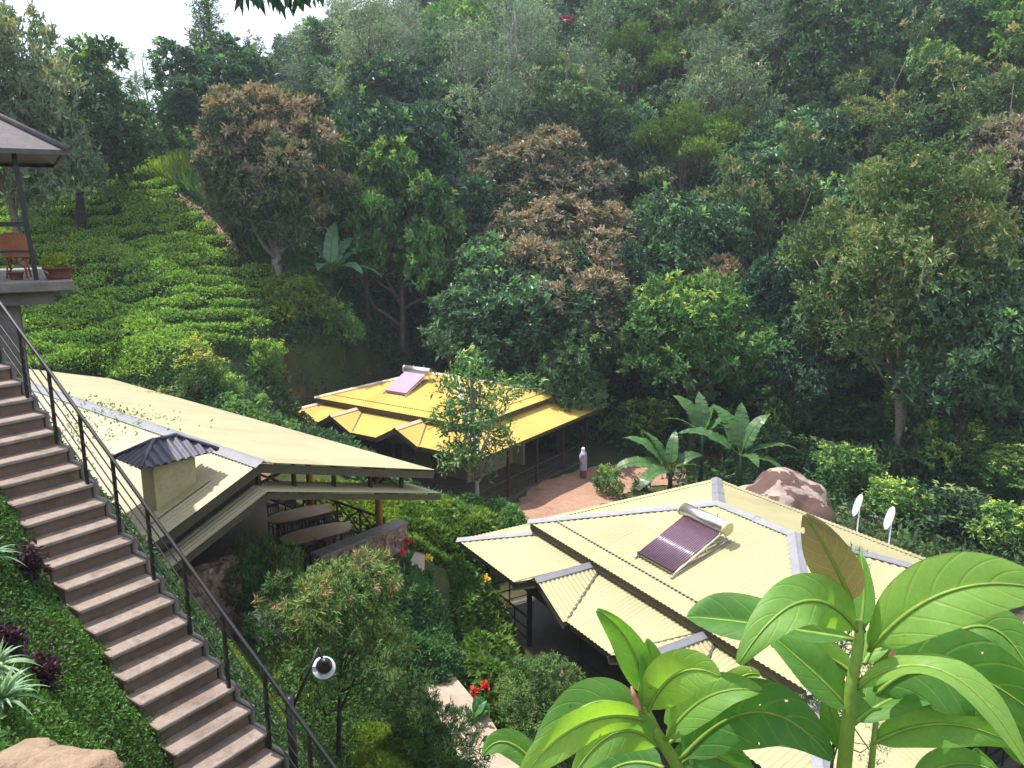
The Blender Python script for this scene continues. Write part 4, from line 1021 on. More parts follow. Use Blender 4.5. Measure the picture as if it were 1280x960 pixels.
for s in (-1, 1): m.tube([(s * .15, .01, 1.37), (s * .21, .03, 1.12), (s * .2, -.03, .95)], [.072, .06, .055], 10)
m.build('dress', M['robe'], pe)
m = MB(); m.lathe([(.17, .10), (.18, .3), (.175, .5)], 18); m.build('skirt', M['clay'], pe)
m = MB(); m.lathe([(.0, 1.715), (.06, 1.70), (.1, 1.65), (.108, 1.58), (.10, 1.50), (.12, 1.43), (.15, 1.36)], 18, (0, .025, 0)); m.build('head_scarf', M['scarf'], pe)
# ------------------------------------------------------------------ named trees
rng = np.random.default_rng(70); lb = dome(rng, 44, 3.6, 4.4, 6.3, 1.1, .85, -.6, .2)
kind('greyd', 9.4, 11.4, trunk_mesh(rng, 'trunk', 6.5, .3, [l[:3] for l in lb[:14]], M['bark'], .5), crown_mesh('crown', rng, lb, 14, .34, .12, M['leaf_grey'], 13, .38, .4, flush=.2, gap=.3, base_tint=(.1, .7)))

hero('mango0', 342, 51, 90, 205, 'domed tree with bronze-orange new leaves and pale forked trunk at the edge of the tea', rz=1.0)
hero('mango1', 680, 66, 150, 215, 'bronze-topped tree highest of the three stacked on the slope above the yellow roof', rz=2.0)
hero('mango0', 695, 58, 232, 240, 'bronze-topped tree in the middle of the three stacked on the slope', rz=3.4)
hero('mango1', 690, 51, 285, 235, 'bronze-tinted tree lowest of the three stacked, just above the dark hollow', rz=.4)
hero('dark0', 640, 49, 300, 215, 'dense dark tree directly behind the yellow roof', rz=1.2)
hero('green1', 868, 45, 335, 190, 'bright light-green tree with yellow flower heads behind the banana clump', rz=2.5)
hero('mango1', 890, 52, 308, 140, 'small bronze-topped tree peeping over the bright green tree', rz=1.8)
hero('bigolive', 1125, 43, 172, 300, 'tall spreading olive-green tree with bare pale trunks above the satellite dishes', rz=.7)
hero('olive1', 1245, 63, 42, 190, 'broad tree with pale tan new leaves at the upper edge of the forest', rz=1.7)
hero('mango0', 1250, 54, 128, 210, 'wide tan-topped tree behind the tall olive-green one', rz=4.4)
hero('olive0', 1288, 44, 345, 120, 'orange-tinted tree cut by the frame edge above the front roof', rz=3.1)
hero('dark1', 1200, 40, 330, 190, 'dark green tree filling the shade under the tall olive-green tree', rz=2.2)
hero('dark0', 92, 52, 44, 205, 'dark blue-green dome tree behind the gazebo roof', rz=.3)
hero('greyd', 22, 46, -5, 200, 'grey-green loose tree rising right over the gazebo roof', rz=.3)
hero('dark1', 268, 63, 42, 165, 'dark green tree standing behind the bronze dome tree', rz=2.6)
hero('spire', 268, 80, -25, 70, 'tall spire-shaped conifer against the white sky', rz=1.1)
hero('thin', 196, 88, 55, 75, 'thin-trunked tree with sparse crown silhouetted against the sky', rz=.2)
hero('green0', 190, 66, 138, 95, 'pale green small tree at the top of the tea rows', rz=.8)
hero('green0', 500, 54, 170, 165, 'fresh mid-green tree between the bronze dome and the stacked bronze trees', rz=2.0)
hero('green1', 458, 54, 215, 110, 'yellow-green young tree at the shoulder of the bronze dome', rz=4.0)
hero('flat0', 790, 82, 34, 120, 'flat-topped light green tree high on the forest slope', rz=.5)
hero('grey1', 905, 74, 55, 165, 'feathery grey-green tree high on the forest slope', rz=.9)
hero('olive1', 945, 58, 160, 160, 'olive-grey tree over the bright green tree and the dark hollow', rz=2.9)
hero('dark0', 800, 54, 290, 120, 'dark tree in the shade beside the stacked bronze trees', rz=5.0)
hero('dark1', 985, 50, 290, 150, 'dark tree in the hollow left of the tall olive-green tree', rz=.2)
hero('dark0', 1010, 47, 380, 130, 'dark low tree over the hollow behind the banana clump', rz=3.2)
hero('gum0', 460, 74, -5, 105, 'tall gum tree with brown trunk rising over the bronze dome', rz=.3)
hero('gum1', 575, 78, 15, 100, 'tall gum tree with pair of pale trunks above the mid-green tree', rz=1.3)
hero('gum1', 640, 84, -20, 120, 'tall gum tree with hanging grey foliage near the ridge top', rz=2.3)
hero('gum0', 400, 86, 20, 110, 'tall gum tree nearest the open sky on the skyline', rz=3.3)
hero('dark1', 700, 45.5, 410, 120, 'dark low tree in the shadow at the corner of the yellow roof', rz=1.4)
hero('green1', 1290, 36, 560, 130, 'low green tree at the frame edge beyond the front roof', rz=1.4)

# tree with open airy crown in front of the yellow pavilion
rng = np.random.default_rng(77)
lb = [(rng.normal() * .55, rng.normal() * .55, z, rng.uniform(.28, .55), .3) for z in np.linspace(2.0, 6.2, 30)]
lb += [(1.5 * math.cos(t) * rng.uniform(.5, 1), 1.5 * math.sin(t) * rng.uniform(.5, 1), rng.uniform(2.6, 5.2), .42, .28) for t in np.linspace(0, 12, 20)]
kind('airy', 4.4, 6.8, trunk_mesh(rng, 'trunk', 5.6, .09, [l[:3] for l in lb], M['bark_pale'], .15, fork=.3),
     crown_mesh('crown', rng, lb, 36, .26, .075, M['leaf_green'], 6, .25, .45, flush=.15, gap=.55, base_tint=(.15, .75)))
hero('airy', 596, 33.5, 428, 150, 'slender airy tree with see-through crown in front of the yellow roof', rz=.6)
# the clipped conifers of the garden
rng = np.random.default_rng(78)
lb = dome(rng, 40, 1.3, 1.25, 3.0, .40, .8, -.5, .14)
kind('clip', 3.35, 4.6, trunk_mesh(rng, 'trunk', 2.7, .085, [l[:3] for l in lb if l[2] > 2.7][:14], M['bark_dark'], .12, fork=.6),
     crown_mesh('crown', rng, lb, 120, .15, .024, M['leaf_conifer'], 16, .10, .5, flush=.10, flush_z=-.2, gap=.3, base_tint=(.05, .75), inner=.2, keep_low=.3))
lb = [(rng.normal() * .3, rng.normal() * .3, z, .5 * (1.25 - (z - 1) / 3.1), .42) for z in np.linspace(1.15, 2.75, 20)]
kind('clip2', 1.7, 3.1, trunk_mesh(rng, 'trunk', 2.4, .06, [l[:3] for l in lb[:6]], M['bark_dark'], .06),
     crown_mesh('crown', rng, lb, 170, .13, .022, M['leaf_conifer'], 14, .09, .45, gap=.3, base_tint=(0, .5), inner=.2))
lb = dome(rng, 34, .85, .85, .95, .34, .9, -.75, .06)
kind('ball', 2.3, 2.15, trunk_mesh(rng, 'stem', .7, .07, [l[:3] for l in lb[:4]], M['bark_dark'], .05),
     crown_mesh('foliage', rng, lb, 260, .085, .02, M['leaf_conifer'], 12, .07, .45, flush=.05, gap=.2, base_tint=(.1, .7), inner=.15))
plant('clip', -3.5, 14.3, 3.0, 4.75, 'tall round-topped clipped conifer behind the garden lamp', z=-11.25)
plant('clip2', -1.78, 14.9, 1.6, 3.2, 'smaller dark clipped conifer standing by the tan path', z=-12.7)
plant('ball', .72, 17.3, 2.3, 2.5, 'round clipped ball bush at the corner of the cream pavilion', name='clipped_bush', cat='bush', z=-12.75)
x, y = hw(.5, 1.0); plant('ball', x, y, 2.3, 3.4, 'tall dark bush in the shade beside the dining hall entrance', name='bush', cat='bush', z=-11.5)
# thin fir sapling in front of the cream roof
rng = np.random.default_rng(79); mb = MB()
lb = []
for z in np.linspace(.4, 3.9, 15):
    for t in rng.uniform(0, 6.28, 4): r_ = .75 * (1 - z / 4.4); lb.append((r_ * math.cos(t), r_ * math.sin(t), z + .05, .13, .07))
kind('sapling', 1.5, 4.2, trunk_mesh(rng, 'trunk', 4.1, .03, [l[:3] for l in lb], M['bark'], .05, fork=.1),
     crown_mesh('crown', rng, lb, 330, .07, .012, M['leaf_grey'], 8, .1, .3, gap=.4, base_tint=(.2, .7)))
plant('sapling', 4.05, 8.9, 1.15, 3.0, 'thin wispy fir sapling between the broad leaves and the cream roof', z=-6.75)

# ------------------------------------------------------------------ forest that clothes the far slope
rng = np.random.default_rng(21); FOREST = []
pool = [('dark0', 9, 11.5), ('dark1', 9, 12), ('green0', 9, 11), ('green1', 8.5, 11), ('olive0', 9, 11.5), ('olive1', 9, 11), ('gum0', 6.5, 15.5), ('gum1', 6.5, 16), ('grey0', 8.5, 12), ('grey1', 8.5, 12), ('flat0', 8.5, 10.5), ('flat1', 8.5, 10.5)]
wts = np.array([4, 4, 2.2, 2, 1.6, 1.6, 1.4, 1.4, 2.2, 2.2, .5, .4]); wts /= wts.sum()
TXT = {'dark': ('dense dark-green broadleaf tree among many on the forest slope', 'dark broadleaf trees of the forest slope'), 'green': ('mid-green round-crowned tree among many on the forest slope', 'mid-green trees of the forest slope'),
       'olive': ('olive tree with buff new leaves among many on the forest slope', 'olive trees of the forest slope'), 'gum': ('tall narrow gum tree among many on the forest slope', 'gum trees of the forest slope'),
       'grey': ('fine-leaved grey-green tree among many on the forest slope', 'grey-green trees of the forest slope'), 'flat': ('flat-crowned light green tree among many on the forest slope', 'flat-crowned trees of the forest slope')}
y = 55.0
while y < 150:
    stp = 5.0 + (y - 55) * .06; x = -.75 * y
    while x < .80 * y:
        X, Y = x + rng.normal() * stp * .25, y + rng.normal() * stp * .25; x += stp
        if X < -9 and Y < 70: continue
        if X < -.22 * Y and Y < 92: continue
        z = g1(X, Y); u, v = proj((X, Y, z + 12)); v0 = proj((X, Y, z))[1]
        if u < -60 or u > 1340 or v0 < -60: continue
        if u < 330 and (v < 120): continue
        ub = proj((X, Y, z + 5))[0]
        if (530 < ub < 835 and Y < 69) or (ub > 1110 and Y < 68): continue
        if any((X - a) ** 2 + (Y - b) ** 2 < (r_ * .55) ** 2 for a, b, r_ in TREES): continue
        k = pool[rng.choice(len(pool), p=wts)]
        if Y < 62 and k[0][:3] == 'gum': k = pool[0]
        s = rng.uniform(.82, 1.35); t = TXT[k[0][:-1]]
        plant(k[0], X, Y, k[1] * s * rng.uniform(.85, 1.15), k[2] * s, t[0], group=t[1], rz=rng.uniform(0, 6.28))
    y += stp * .82
# hazy trees far beyond the tea
for i, (u, y_, vt, w) in enumerate([(120, 120, 118, 70), (165, 135, 95, 75), (215, 125, 120, 70), (60, 110, 130, 80), (245, 140, 100, 80), (310, 130, 60, 90), (355, 120, 45, 90), (140, 100, 165, 70), (100, 90, 150, 70), (20, 85, 110, 90), (225, 95, 160, 70)]):
    hero(['grey0', 'grey1', 'dark0', 'olive0'][i % 4], u, y_, vt, w, 'distant bluish tree beyond the top of the tea slope', group='distant trees beyond the tea')

def ground_along(u, v):          # where a line of sight meets the tea slope
    d = np.stack([(u - 640) / FPX, np.full_like(u, cp + (480 - v) / FPX * sp), np.full_like(u, -sp + (480 - v) / FPX * cp)], -1)
    best = np.full(len(u), np.nan)
    for D in np.arange(76, 29, -.35):
        q = d * D; hit = q[:, 2] < gz(q[:, 0], q[:, 1]); hit &= gz(q[:, 0], q[:, 1]) - q[:, 2] < .6
        best = np.where(hit, D, best)
    return d * best[:, None]
# ------------------------------------------------------------------ shrubs and undergrowth
def bush(kindn, u, v, y, wpx, hpx, label, group=None):
    """a bush whose foot shows at (u, v)"""
    if y is None:
        p = ground_along(np.array([float(u)]), np.array([float(v)]))[0]
        if np.isnan(p[0]): p = aty(u, v, 42)
        y = p[1]
    else: p = aty(u, v, y)
    dep = y * cp - p[2] * sp; x = p[0]; z = g1(x, y)
    return plant(kindn, x, y, wpx * dep / FPX, hpx * dep / FPX, label, group, name='bush', cat='bush', z=z - .1)
M['leaf_cone'] = mat_leaf('cone_bush_leaf', [(0, (.03, .075, .02)), (.5, (.06, .13, .03)), (.75, (.10, .18, .03)), (.8, (.30, .34, .04)), (1, (.48, .44, .05))], .5, .25, objvar=0)
def lime_kind():
    rg = np.random.default_rng(90); lb = dome(rg, 18, .9, 1.0, 1.0, .42, .9, -.4, .18)
    kind('lime', 2.5, 2.3, trunk_mesh(rg, 'stem', .9, .05, [l[:3] for l in lb[:8]], M['bark'], .1), crown_mesh('foliage', rg, lb, 70, .15, .07, M['leaf_lime'], 7, .2, .5, gap=.2, base_tint=(.1, .7)))
    lb = [(rg.normal() * .2, rg.normal() * .2, z, .55 * (1.1 - z / 3.2), .4) for z in np.linspace(.4, 2.2, 14)]
    kind('cone', 1.3, 2.7, trunk_mesh(rg, 'stem', 1.8, .04, [l[:3] for l in lb[:4]], M['bark'], .03), crown_mesh('foliage', rg, lb, 160, .12, .03, M['leaf_cone'], 8, .14, .5, flush=1.2, flush_z=.0, gap=.15, base_tint=(.0, .5)))
    lb = [(rg.normal() * .3, rg.normal() * .3, z, .3, .3) for z in np.linspace(.3, 1.6, 10)]
    kind('weedy', 1.6, 2.0, trunk_mesh(rg, 'stem', 1.6, .025, [l[:3] for l in lb], M['bark'], .1), crown_mesh('foliage', rg, lb, 90, .18, .08, M['leaf_under'], 6, .2, .5, gap=.4, flush=.3))
lime_kind()
bush('cone', 252, 490, 34.6, 50, 72, 'cone-shaped conifer bush with yellow-green tip at the foot of the tea')
bush('lime', 372, 474, 47.2, 98, 78, 'bright yellow-green bush at the foot of the tea')
bush('shrub0', 335, 476, None, 45, 55, 'darker green bush left of the bright yellow-green one')
bush('shrub1', 432, 470, 48.5, 50, 70, 'dark bush right of the bright yellow-green one')
for i, (u, v, y_, w, h) in enumerate([(290, 498, 34.5, 36, 40), (200, 478, 34, 45, 34), (150, 470, 34, 50, 30), (175, 474, 33.6, 40, 34), (225, 484, 34.2, 36, 30), (318, 503, 37, 34, 18), (425, 484, 46, 45, 30), (400, 488, 45, 45, 26), (440, 478, 44.5, 50, 30), (480, 462, 47.5, 55, 34), (505, 452, 49, 60, 44), (545, 445, 51, 60, 50), (460, 440, 48, 70, 50), (405, 440, 45, 60, 40)]):
    bush(['shrub0', 'weedy', 'shrub1'][i % 3], u, v, y_, w, h, 'small leafy bush on the earth bank behind the pale hall roof', 'small bushes behind the hall roof')
# undergrowth over the valley floor and lower forest
def scatter_leaves(name, XY, L, W, tint, mat, hgt, rg, per=1, upb=.8, **k):
    n = len(XY); z = gz(XY[:, 0], XY[:, 1]); C = np.stack([XY[:, 0], XY[:, 1], z + hgt], -1)
    a = rdir(rg, n) + [0, 0, .35]; nn = rdir(rg, n) * .6 + [0, 0, upb]
    s = rg.uniform(.6, 1.3, n); return leaf_mesh(name, C, a, nn, L * s, W * s, tint, mat, **k)
rg = np.random.default_rng(31); n = 150000
t_ = rg.random(n); Y = 40 + 95 * t_ ** 1.5; X = rg.uniform(-.62, .78, n) * Y
keep = ~((X < -9) & (Y < 66)); 
for B, e in ((YELLOW, 2.6),):
    lx_, ly_ = to_local(B, X, Y); keep &= ~((lx_ > -e) & (lx_ < B['L'] + e + 3.2) & (ly_ > -e) & (ly_ < B['W'] + e))
nz = np.sin(X * .55 + 2 * np.sin(Y * .31)) * np.sin(Y * .47 + 1.5 * np.sin(X * .27))
keep &= ~((np.abs(Y - 41.5) < 2.8) & (X > 2) & (X < 12)); keep &= ~((np.abs(nz) < .08) & (rg.random(n) < .6))
X, Y = X[keep], Y[keep]; nz = nz[keep]; n = len(X)
hg = rg.random(n) ** .7 * (.5 + 1.3 * np.clip(nz + .3, 0, 1))
u = link('undergrowth', scatter_leaves('undergrowth', np.stack([X, Y], -1), .42, .2, np.clip(.3 + .3 * nz + rg.normal(size=n) * .15, 0, 1), M['leaf_under'], hg, rg)); tag(u, 'dark leafy undergrowth on the forest floor', 'undergrowth', kind='stuff')
# scattered bushes on the slope, filling between trunks
for i in range(110):
    Y = 45 + 60 * rg.random() ** 1.3; X = rg.uniform(-.15, .75) * Y
    if abs(Y - 41.5) < 3 or (X < 8 and Y < 56): continue
    plant(['shrub0', 'shrub1', 'weedy'][i % 3], X, Y, rg.uniform(2.5, 5), rg.uniform(2, 4.2), 'leafy forest bush growing between the trunks on the slope', 'forest bushes on the slope', name='bush', cat='bush')

# ------------------------------------------------------------------ tea rows
rg = np.random.default_rng(51)
def tea_edge(y):      # right-hand limit of the tea at depth y
    return np.interp(y, [32, 36, 40, 44, 47, 50, 52, 56, 60], [-13.5, -13.6, -13.4, -13.2, -14, -15.4, -17.6, -21, -25])
for ri, v0 in enumerate(list(np.arange(474, 343, -14.5)) + list(np.arange(332, 226, -12.5))):
    ue = np.interp(v0, [228, 250, 335, 344, 345, 430, 450, 470], [192, 212, 296, 300, 345, 342, 322, 215])
    us = np.arange(-60, ue + 4, 8.0); pl = ground_along(us, np.full_like(us, v0) + 3 * np.sin(us * .02 + ri)); pl = pl[~np.isnan(pl[:, 0])]
    if len(pl) < 6: continue
    for _ in range(4): pl[1:-1, 1] = (pl[:-2, 1] + 2 * pl[1:-1, 1] + pl[2:, 1]) / 4
    o_ = np.argsort(pl[:, 0]); pl = pl[o_]; xa, xb = pl[0, 0], pl[-1, 0]; n = int((xb - xa) * 900); ph = rg.uniform(0, 6)
    x = rg.uniform(xa, xb, n); a = rg.uniform(0, math.pi, n)
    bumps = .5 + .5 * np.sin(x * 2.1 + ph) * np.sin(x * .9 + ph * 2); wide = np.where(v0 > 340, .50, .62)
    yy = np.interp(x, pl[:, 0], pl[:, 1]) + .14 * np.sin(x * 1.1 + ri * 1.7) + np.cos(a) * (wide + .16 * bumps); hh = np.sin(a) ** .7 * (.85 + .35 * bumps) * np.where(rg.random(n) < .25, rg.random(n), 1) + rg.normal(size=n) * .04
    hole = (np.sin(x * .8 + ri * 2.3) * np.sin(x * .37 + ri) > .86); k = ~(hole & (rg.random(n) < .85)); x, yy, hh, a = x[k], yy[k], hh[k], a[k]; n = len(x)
    tint = np.clip(np.where(rg.random(n) < sstep(.62, .95, hh) * .9, rg.uniform(.55, 1, n), rg.uniform(.0, .22, n)) - (.1 if v0 > 340 else 0) * rg.random(n), 0, 1)  # fresh tips on top; older side leaves darkened further to paint in shade
    C = np.stack([x, yy, gz(x, yy) + hh], -1)
    nn = np.stack([rg.normal(size=n) * .5, np.cos(a) * .7 + rg.normal(size=n) * .4, .8 + rg.normal(size=n) * .3], -1)
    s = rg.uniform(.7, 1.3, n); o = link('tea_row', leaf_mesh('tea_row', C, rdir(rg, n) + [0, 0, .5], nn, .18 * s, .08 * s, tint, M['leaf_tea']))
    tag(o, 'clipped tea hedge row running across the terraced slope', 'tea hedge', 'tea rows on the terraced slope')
n = 40000; x = rg.uniform(-30, -9, n); y = rg.uniform(29.5, 60, n); k = x < tea_edge(np.clip(y, 32, 60)) + 1.5; x, y = x[k], y[k]; n = len(x)
o = link('weeds', leaf_mesh('weeds', np.stack([x, y, gz(x, y) + rg.random(n) * .25], -1), rdir(rg, n) + [0, 0, .5], rdir(rg, n) * .6 + [0, 0, .8], rg.uniform(.15, .3, n), .09, rg.random(n) * .5, M['leaf_under'])); tag(o, 'low dark weeds on the soil between the tea rows', 'weeds', kind='stuff')
# tall grass band above the tea, grass over the bank at its edge
n = 16000; x = rg.uniform(-42, -21, n); y = rg.uniform(60.2, 66, n); 
C = np.stack([x, y, gz(x, y)], -1); a = np.stack([rg.normal(size=n) * .3, rg.normal(size=n) * .3, np.ones(n)], -1)
o = link('tall_grass', leaf_mesh('tall_grass', C, a, rdir(rg, n), rg.uniform(.9, 2.2, n), .11, rg.uniform(.1, .9, n), M['leaf_lime'], droop=.25)); tag(o, 'tall bright yellow-green grass along the top of the tea', 'grass', kind='stuff')
n = 13000; y = rg.uniform(51.5, 64, n); x = tea_edge(np.clip(y, 32, 60)) + .9 + 4.5 * rg.random(n) ** 1.2
C = np.stack([x, y, gz(x, y)], -1)
o = link('rough_grass', leaf_mesh('rough_grass', C, np.stack([rg.normal(size=n) * .4, rg.normal(size=n) * .4, np.ones(n)], -1), rdir(rg, n), rg.uniform(.7, 1.8, n), .10, rg.uniform(.0, .7, n), M['leaf_green'], droop=.3)); tag(o, 'rough dark green grass beside the red path of the tea', 'grass', kind='stuff')
ribbon('dirt_path', [(-24.2, 59, .5), (-21, 55.6, .6), (-18, 52.4, .7), (-16.2, 50.6, .7)], 1, M['dirt'], .06, 40, .1)
ribbon('earth_bank', [(-11.5, 29.6, .8), (-10.6, 30.2, 1.2), (-9.6, 31.0, 1.2), (-8.6, 31.6, .7)], 1, M['dirt'], .05, 40, .2)
rg2 = np.random.default_rng(52); n = 52000; x = rg2.uniform(-18, -2, n); y = rg2.uniform(33, 64, n); k = (x > tea_edge(np.clip(y, 32, 60)) + .2); lx_, ly_ = to_local(YELLOW, x, y); k &= ~((lx_ > -1.1) & (ly_ > -1.1)); x, y = x[k], y[k]; n = len(x)
bb = .5 + .5 * np.sin(x * 1.4 + 2 * np.sin(y * .9)) * np.sin(y * 1.7 + np.sin(x))
o = link('thicket', scatter_leaves('thicket', np.stack([x, y], -1), .34, .15, np.clip(.15 + .4 * bb + rg2.normal(size=n) * .12, 0, 1), M['leaf_under'], rg2.random(n) ** .7 * (.25 + 1.1 * bb) * np.where((y < 41) | (lx_[k] > -2.2) & (ly_[k] > -2.2), .35, 1), rg2)); tag(o, 'dark leafy thicket between the tea and the yellow pavilion', 'undergrowth', kind='stuff')
n = 30000; x = rg2.uniform(7, 46, n); y = rg2.uniform(17, 42, n); lx_, ly_ = to_local(FRONT, x, y); k = ~((lx_ > -2.2) & (lx_ < 13.8) & (ly_ > -2.2) & (ly_ < 10.8)) & (x > 8 + (42 - y) * .2) & (x < .82 * y); x, y = x[k], y[k]; n = len(x)
bb = .5 + .5 * np.sin(x * 1.3 + 2 * np.sin(y * .8)) * np.sin(y * 1.5 + np.sin(x))
o = link('undergrowth', scatter_leaves('undergrowth', np.stack([x, y], -1), .34, .15, np.clip(.1 + .45 * bb + rg2.normal(size=n) * .12, 0, 1), M['leaf_under'], rg2.random(n) ** .7 * (.25 + 1.2 * bb), rg2)); tag(o, 'dark leafy undergrowth behind the cream pavilion', 'undergrowth', kind='stuff')
n = 70000; x = rg2.uniform(-8, 1.5, n); y = rg2.uniform(7.4, 17.5, n); s_, t_2 = stair_st(x, y); k = (t_2 > .25) & (t_2 < 7.5); lx_, ly_ = to_local(HALL, x, y); k &= ~((lx_ > -3.4) & (ly_ > 1.2)); x, y = x[k], y[k]; n = len(x)
bb = .5 + .5 * np.sin(x * 1.9 + 2 * np.sin(y * 1.3)) * np.sin(y * 2.1 + np.sin(x * 1.5))
o = link('ground_cover', leaf_mesh('ground_cover', np.stack([x, y, gz(x, y) + (.05 + .3 * bb) * np.where(rg2.random(n) < .4, rg2.random(n), 1)], -1), rdir(rg2, n) + [0, 0, .3], rdir(rg2, n) * .7 + [0, 0, .7], .10 * rg2.uniform(.6, 1.3, n), .05, np.clip(-.05 + .4 * bb + rg2.normal(size=n) * .15, 0, 1), M['leaf_cover'])); tag(o, 'leafy ground cover falling from the steps to the garden', 'ground cover', kind='stuff')
n = 22000; x = rg2.uniform(-26, -9, n); y = rg2.uniform(29.5, 37, n); lx_, ly_ = to_local(HALL, x, y); k = (lx_ > 6.3) | (ly_ > 22.3); k &= x < -9.8 - (y < 34) * .6; x, y = x[k], y[k]; n = len(x)
bb = .5 + .5 * np.sin(x * 2.2 + 2 * np.sin(y * 1.6)) * np.sin(y * 2.4 + np.sin(x * 1.7))
o = link('scrub', scatter_leaves('scrub', np.stack([x, y], -1), .2, .09, np.clip(.1 + .5 * bb + rg2.normal(size=n) * .12, 0, 1), M['leaf_green'], rg2.random(n) ** .7 * (.1 + .65 * bb), rg2)); tag(o, 'dark leafy scrub along the foot of the tea behind the hall roof', 'undergrowth', kind='stuff')
# creeper over the roof edge by the railing
n = 420; lxx = rg2.normal(size=n) * 1.1 - .6; lyy = 8.5 + rg2.normal(size=n) * 1.5; wx_, wy_ = to_world(HALL, lxx, lyy); zz = -6 - np.where(lxx > 0, .2855 * lxx, -.42 * lxx) + rg2.random(n) * .12 + .04
o = link('creeper', leaf_mesh('creeper', np.stack([wx_, wy_, zz], -1), rdir(rg2, n), rdir(rg2, n) * .4 + [0, 0, 1], rg2.uniform(.07, .15, n), .07, rg2.random(n), M['leaf_light'])); tag(o, 'thin light green creeper straggling over the pale hall roof by the ridge', 'creeper')
# bushes round the gazebo
bush('shrub0', 12, 300, 24, 95, 95, 'leafy green bush seen through the gazebo posts')
bush('shrub1', 60, 232, 44, 70, 45, 'rounded bush at the top corner of the tea behind the gazebo post')
# ------------------------------------------------------------------ garden planting between the buildings
rg = np.random.default_rng(61)
def hedge(name, label, poly, hgt, leafL, leafW, dens, mat, tint, z=None, cat='hedge', bump=.5, fr=1.1):
    """low planting that fills a ground polygon given in plan"""
    P = np.array(poly, float); n = 0; x0, y0 = P.min(0); x1, y1 = P.max(0); N_ = int((x1 - x0) * (y1 - y0) * dens)
    x = rg.uniform(x0, x1, N_); y = rg.uniform(y0, y1, N_); ins = np.zeros(N_, bool); j = len(P) - 1; ed = np.full(N_, 9.)
    for i in range(len(P)):
        xi, yi, xj, yj = *P[i], *P[j]
        c = ((yi > y) != (yj > y)) & (x < (xj - xi) * (y - yi) / (yj - yi + 1e-12) + xi); ins ^= c
        d = np.array([xj - xi, yj - yi]); t = np.clip(((x - xi) * d[0] + (y - yi) * d[1]) / (d @ d), 0, 1); ed = np.minimum(ed, np.hypot(x - xi - t * d[0], y - yi - t * d[1])); j = i
    x, y, ed = x[ins], y[ins], ed[ins]; n = len(x)
    b = .5 + .5 * np.sin(x * 2.3 * fr + 2 * np.sin(y * 1.3)) * np.sin(y * 2.7 * fr + 1.3 * np.sin(x * 1.9))
    prof = np.clip(ed / .5, 0, 1) ** .5
    h = hgt * prof * (1 - bump + bump * b) * np.where(rg.random(n) < .3, rg.random(n), 1)
    C = np.stack([x, y, gz(x, y) + h], -1); s = rg.uniform(.6, 1.3, n)
    tn = np.clip(tint[0] + (tint[1] - tint[0]) * (b * .5 + rg.random(n) * .5) + rg.normal(size=n) * .06, 0, 1)
    o = link(name, leaf_mesh(name, C, rdir(rg, n) + [0, 0, .4], rdir(rg, n) * .7 + [0, 0, .7], leafL * s, leafW * s, tn, mat)); return tag(o, label, cat)
hedge('hedge', 'sunlit lime shrub bed behind the rails of the dining hall', [hw(6.6, 2.6), hw(9.6, 3.2), hw(9.2, 8), hw(6.6, 8)], .75, .2, .1, 900, M['leaf_lime'], (.0, .8), bump=.5)
pz = lambda u, v, z: px(u, v, z)
hedge('hedge', 'yellow-green clipped hedge sloping down beyond the stair railing', [(-6.6, 13.2), (-5.4, 12.2), (-4.4, 11.6), (-3.7, 12.2), (-4.0, 13.4), (-4.7, 15.2), (-5.6, 15.8), (-6.6, 15)], .8, .10, .045, 3800, M['leaf_lime'], (.0, .7))
hedge('hedge', 'lime-green low hedge under the clipped conifers near the path', [(-3.0, 13.2), (-1.5, 12.4), (-.9, 13.6), (-1.0, 15.0), (-2.0, 16.2), (-3.6, 15.6)], .75, .10, .045, 3000, M['leaf_lime'], (.0, .65))
hedge('hedge', 'bright green shrub bed filling the slope right of the stone terrace wall', [(-3.3, 24.6), (-1.9, 23.4), (-1.0, 24.6), (-.9, 27.0), (-.2, 29.5), (-.8, 31.4), (-2.6, 31.4), (-4.6, 29.2), (-4.3, 26.5)], 1.0, .24, .12, 900, M['leaf_light'], (.1, 1.), bump=.55)
hedge('hedge', 'dark green shrub mass before the red path below the yellow pavilion', [(-.6, 28.6), (.6, 28.0), (.9, 29.8), (.4, 31.6), (-1.2, 32.6), (-2.8, 32.4), (-2.2, 31.2), (-.6, 31.2)], 1.4, .2, .09, 1000, M['leaf_green'], (.0, .5))
hedge('hedge', 'mixed leafy shrub bed along the entrance side of the cream pavilion', [(-1.9, 23.2), (-.7, 24.2), (.0, 23.2), (.1, 21.4), (.9, 19.6), (1.5, 18.4), (.6, 17.6), (-.4, 18.4), (-1.0, 19.6), (-1.6, 21.4)], 1.45, .26, .13, 1000, M['leaf_light'], (.15, 1.), bump=.7, fr=.8)
hedge('hedge', 'dark creeping shrub between the stone path and the round clipped tree', [(-2.9, 18.9), (-1.7, 18.9), (-1.2, 19.9), (-1.9, 21.6), (-3.0, 22.4), (-3.6, 21.0), (-3.4, 19.2)], .9, .17, .08, 1300, M['leaf_green'], (.0, .5))
hedge('hedge', 'straggly green and brown weeds around the red flowers by the ball bush', [(-.9, 17.6), (.0, 18.2), (.9, 17.9), (1.5, 16.8), (1.1, 15.6), (.2, 16.0), (-.5, 16.6)], .35, .16, .04, 700, M['leaf_olive'], (.1, .9), cat='weeds')
hedge('hedge', 'dark leafy thicket beneath the clipped conifer behind the lamp', [(-2.6, 9.9), (-1.2, 9.4), (-.6, 10.8), (-1.4, 12.4), (-2.4, 12.6)], .6, .09, .045, 2600, M['leaf_green'], (.0, .6))
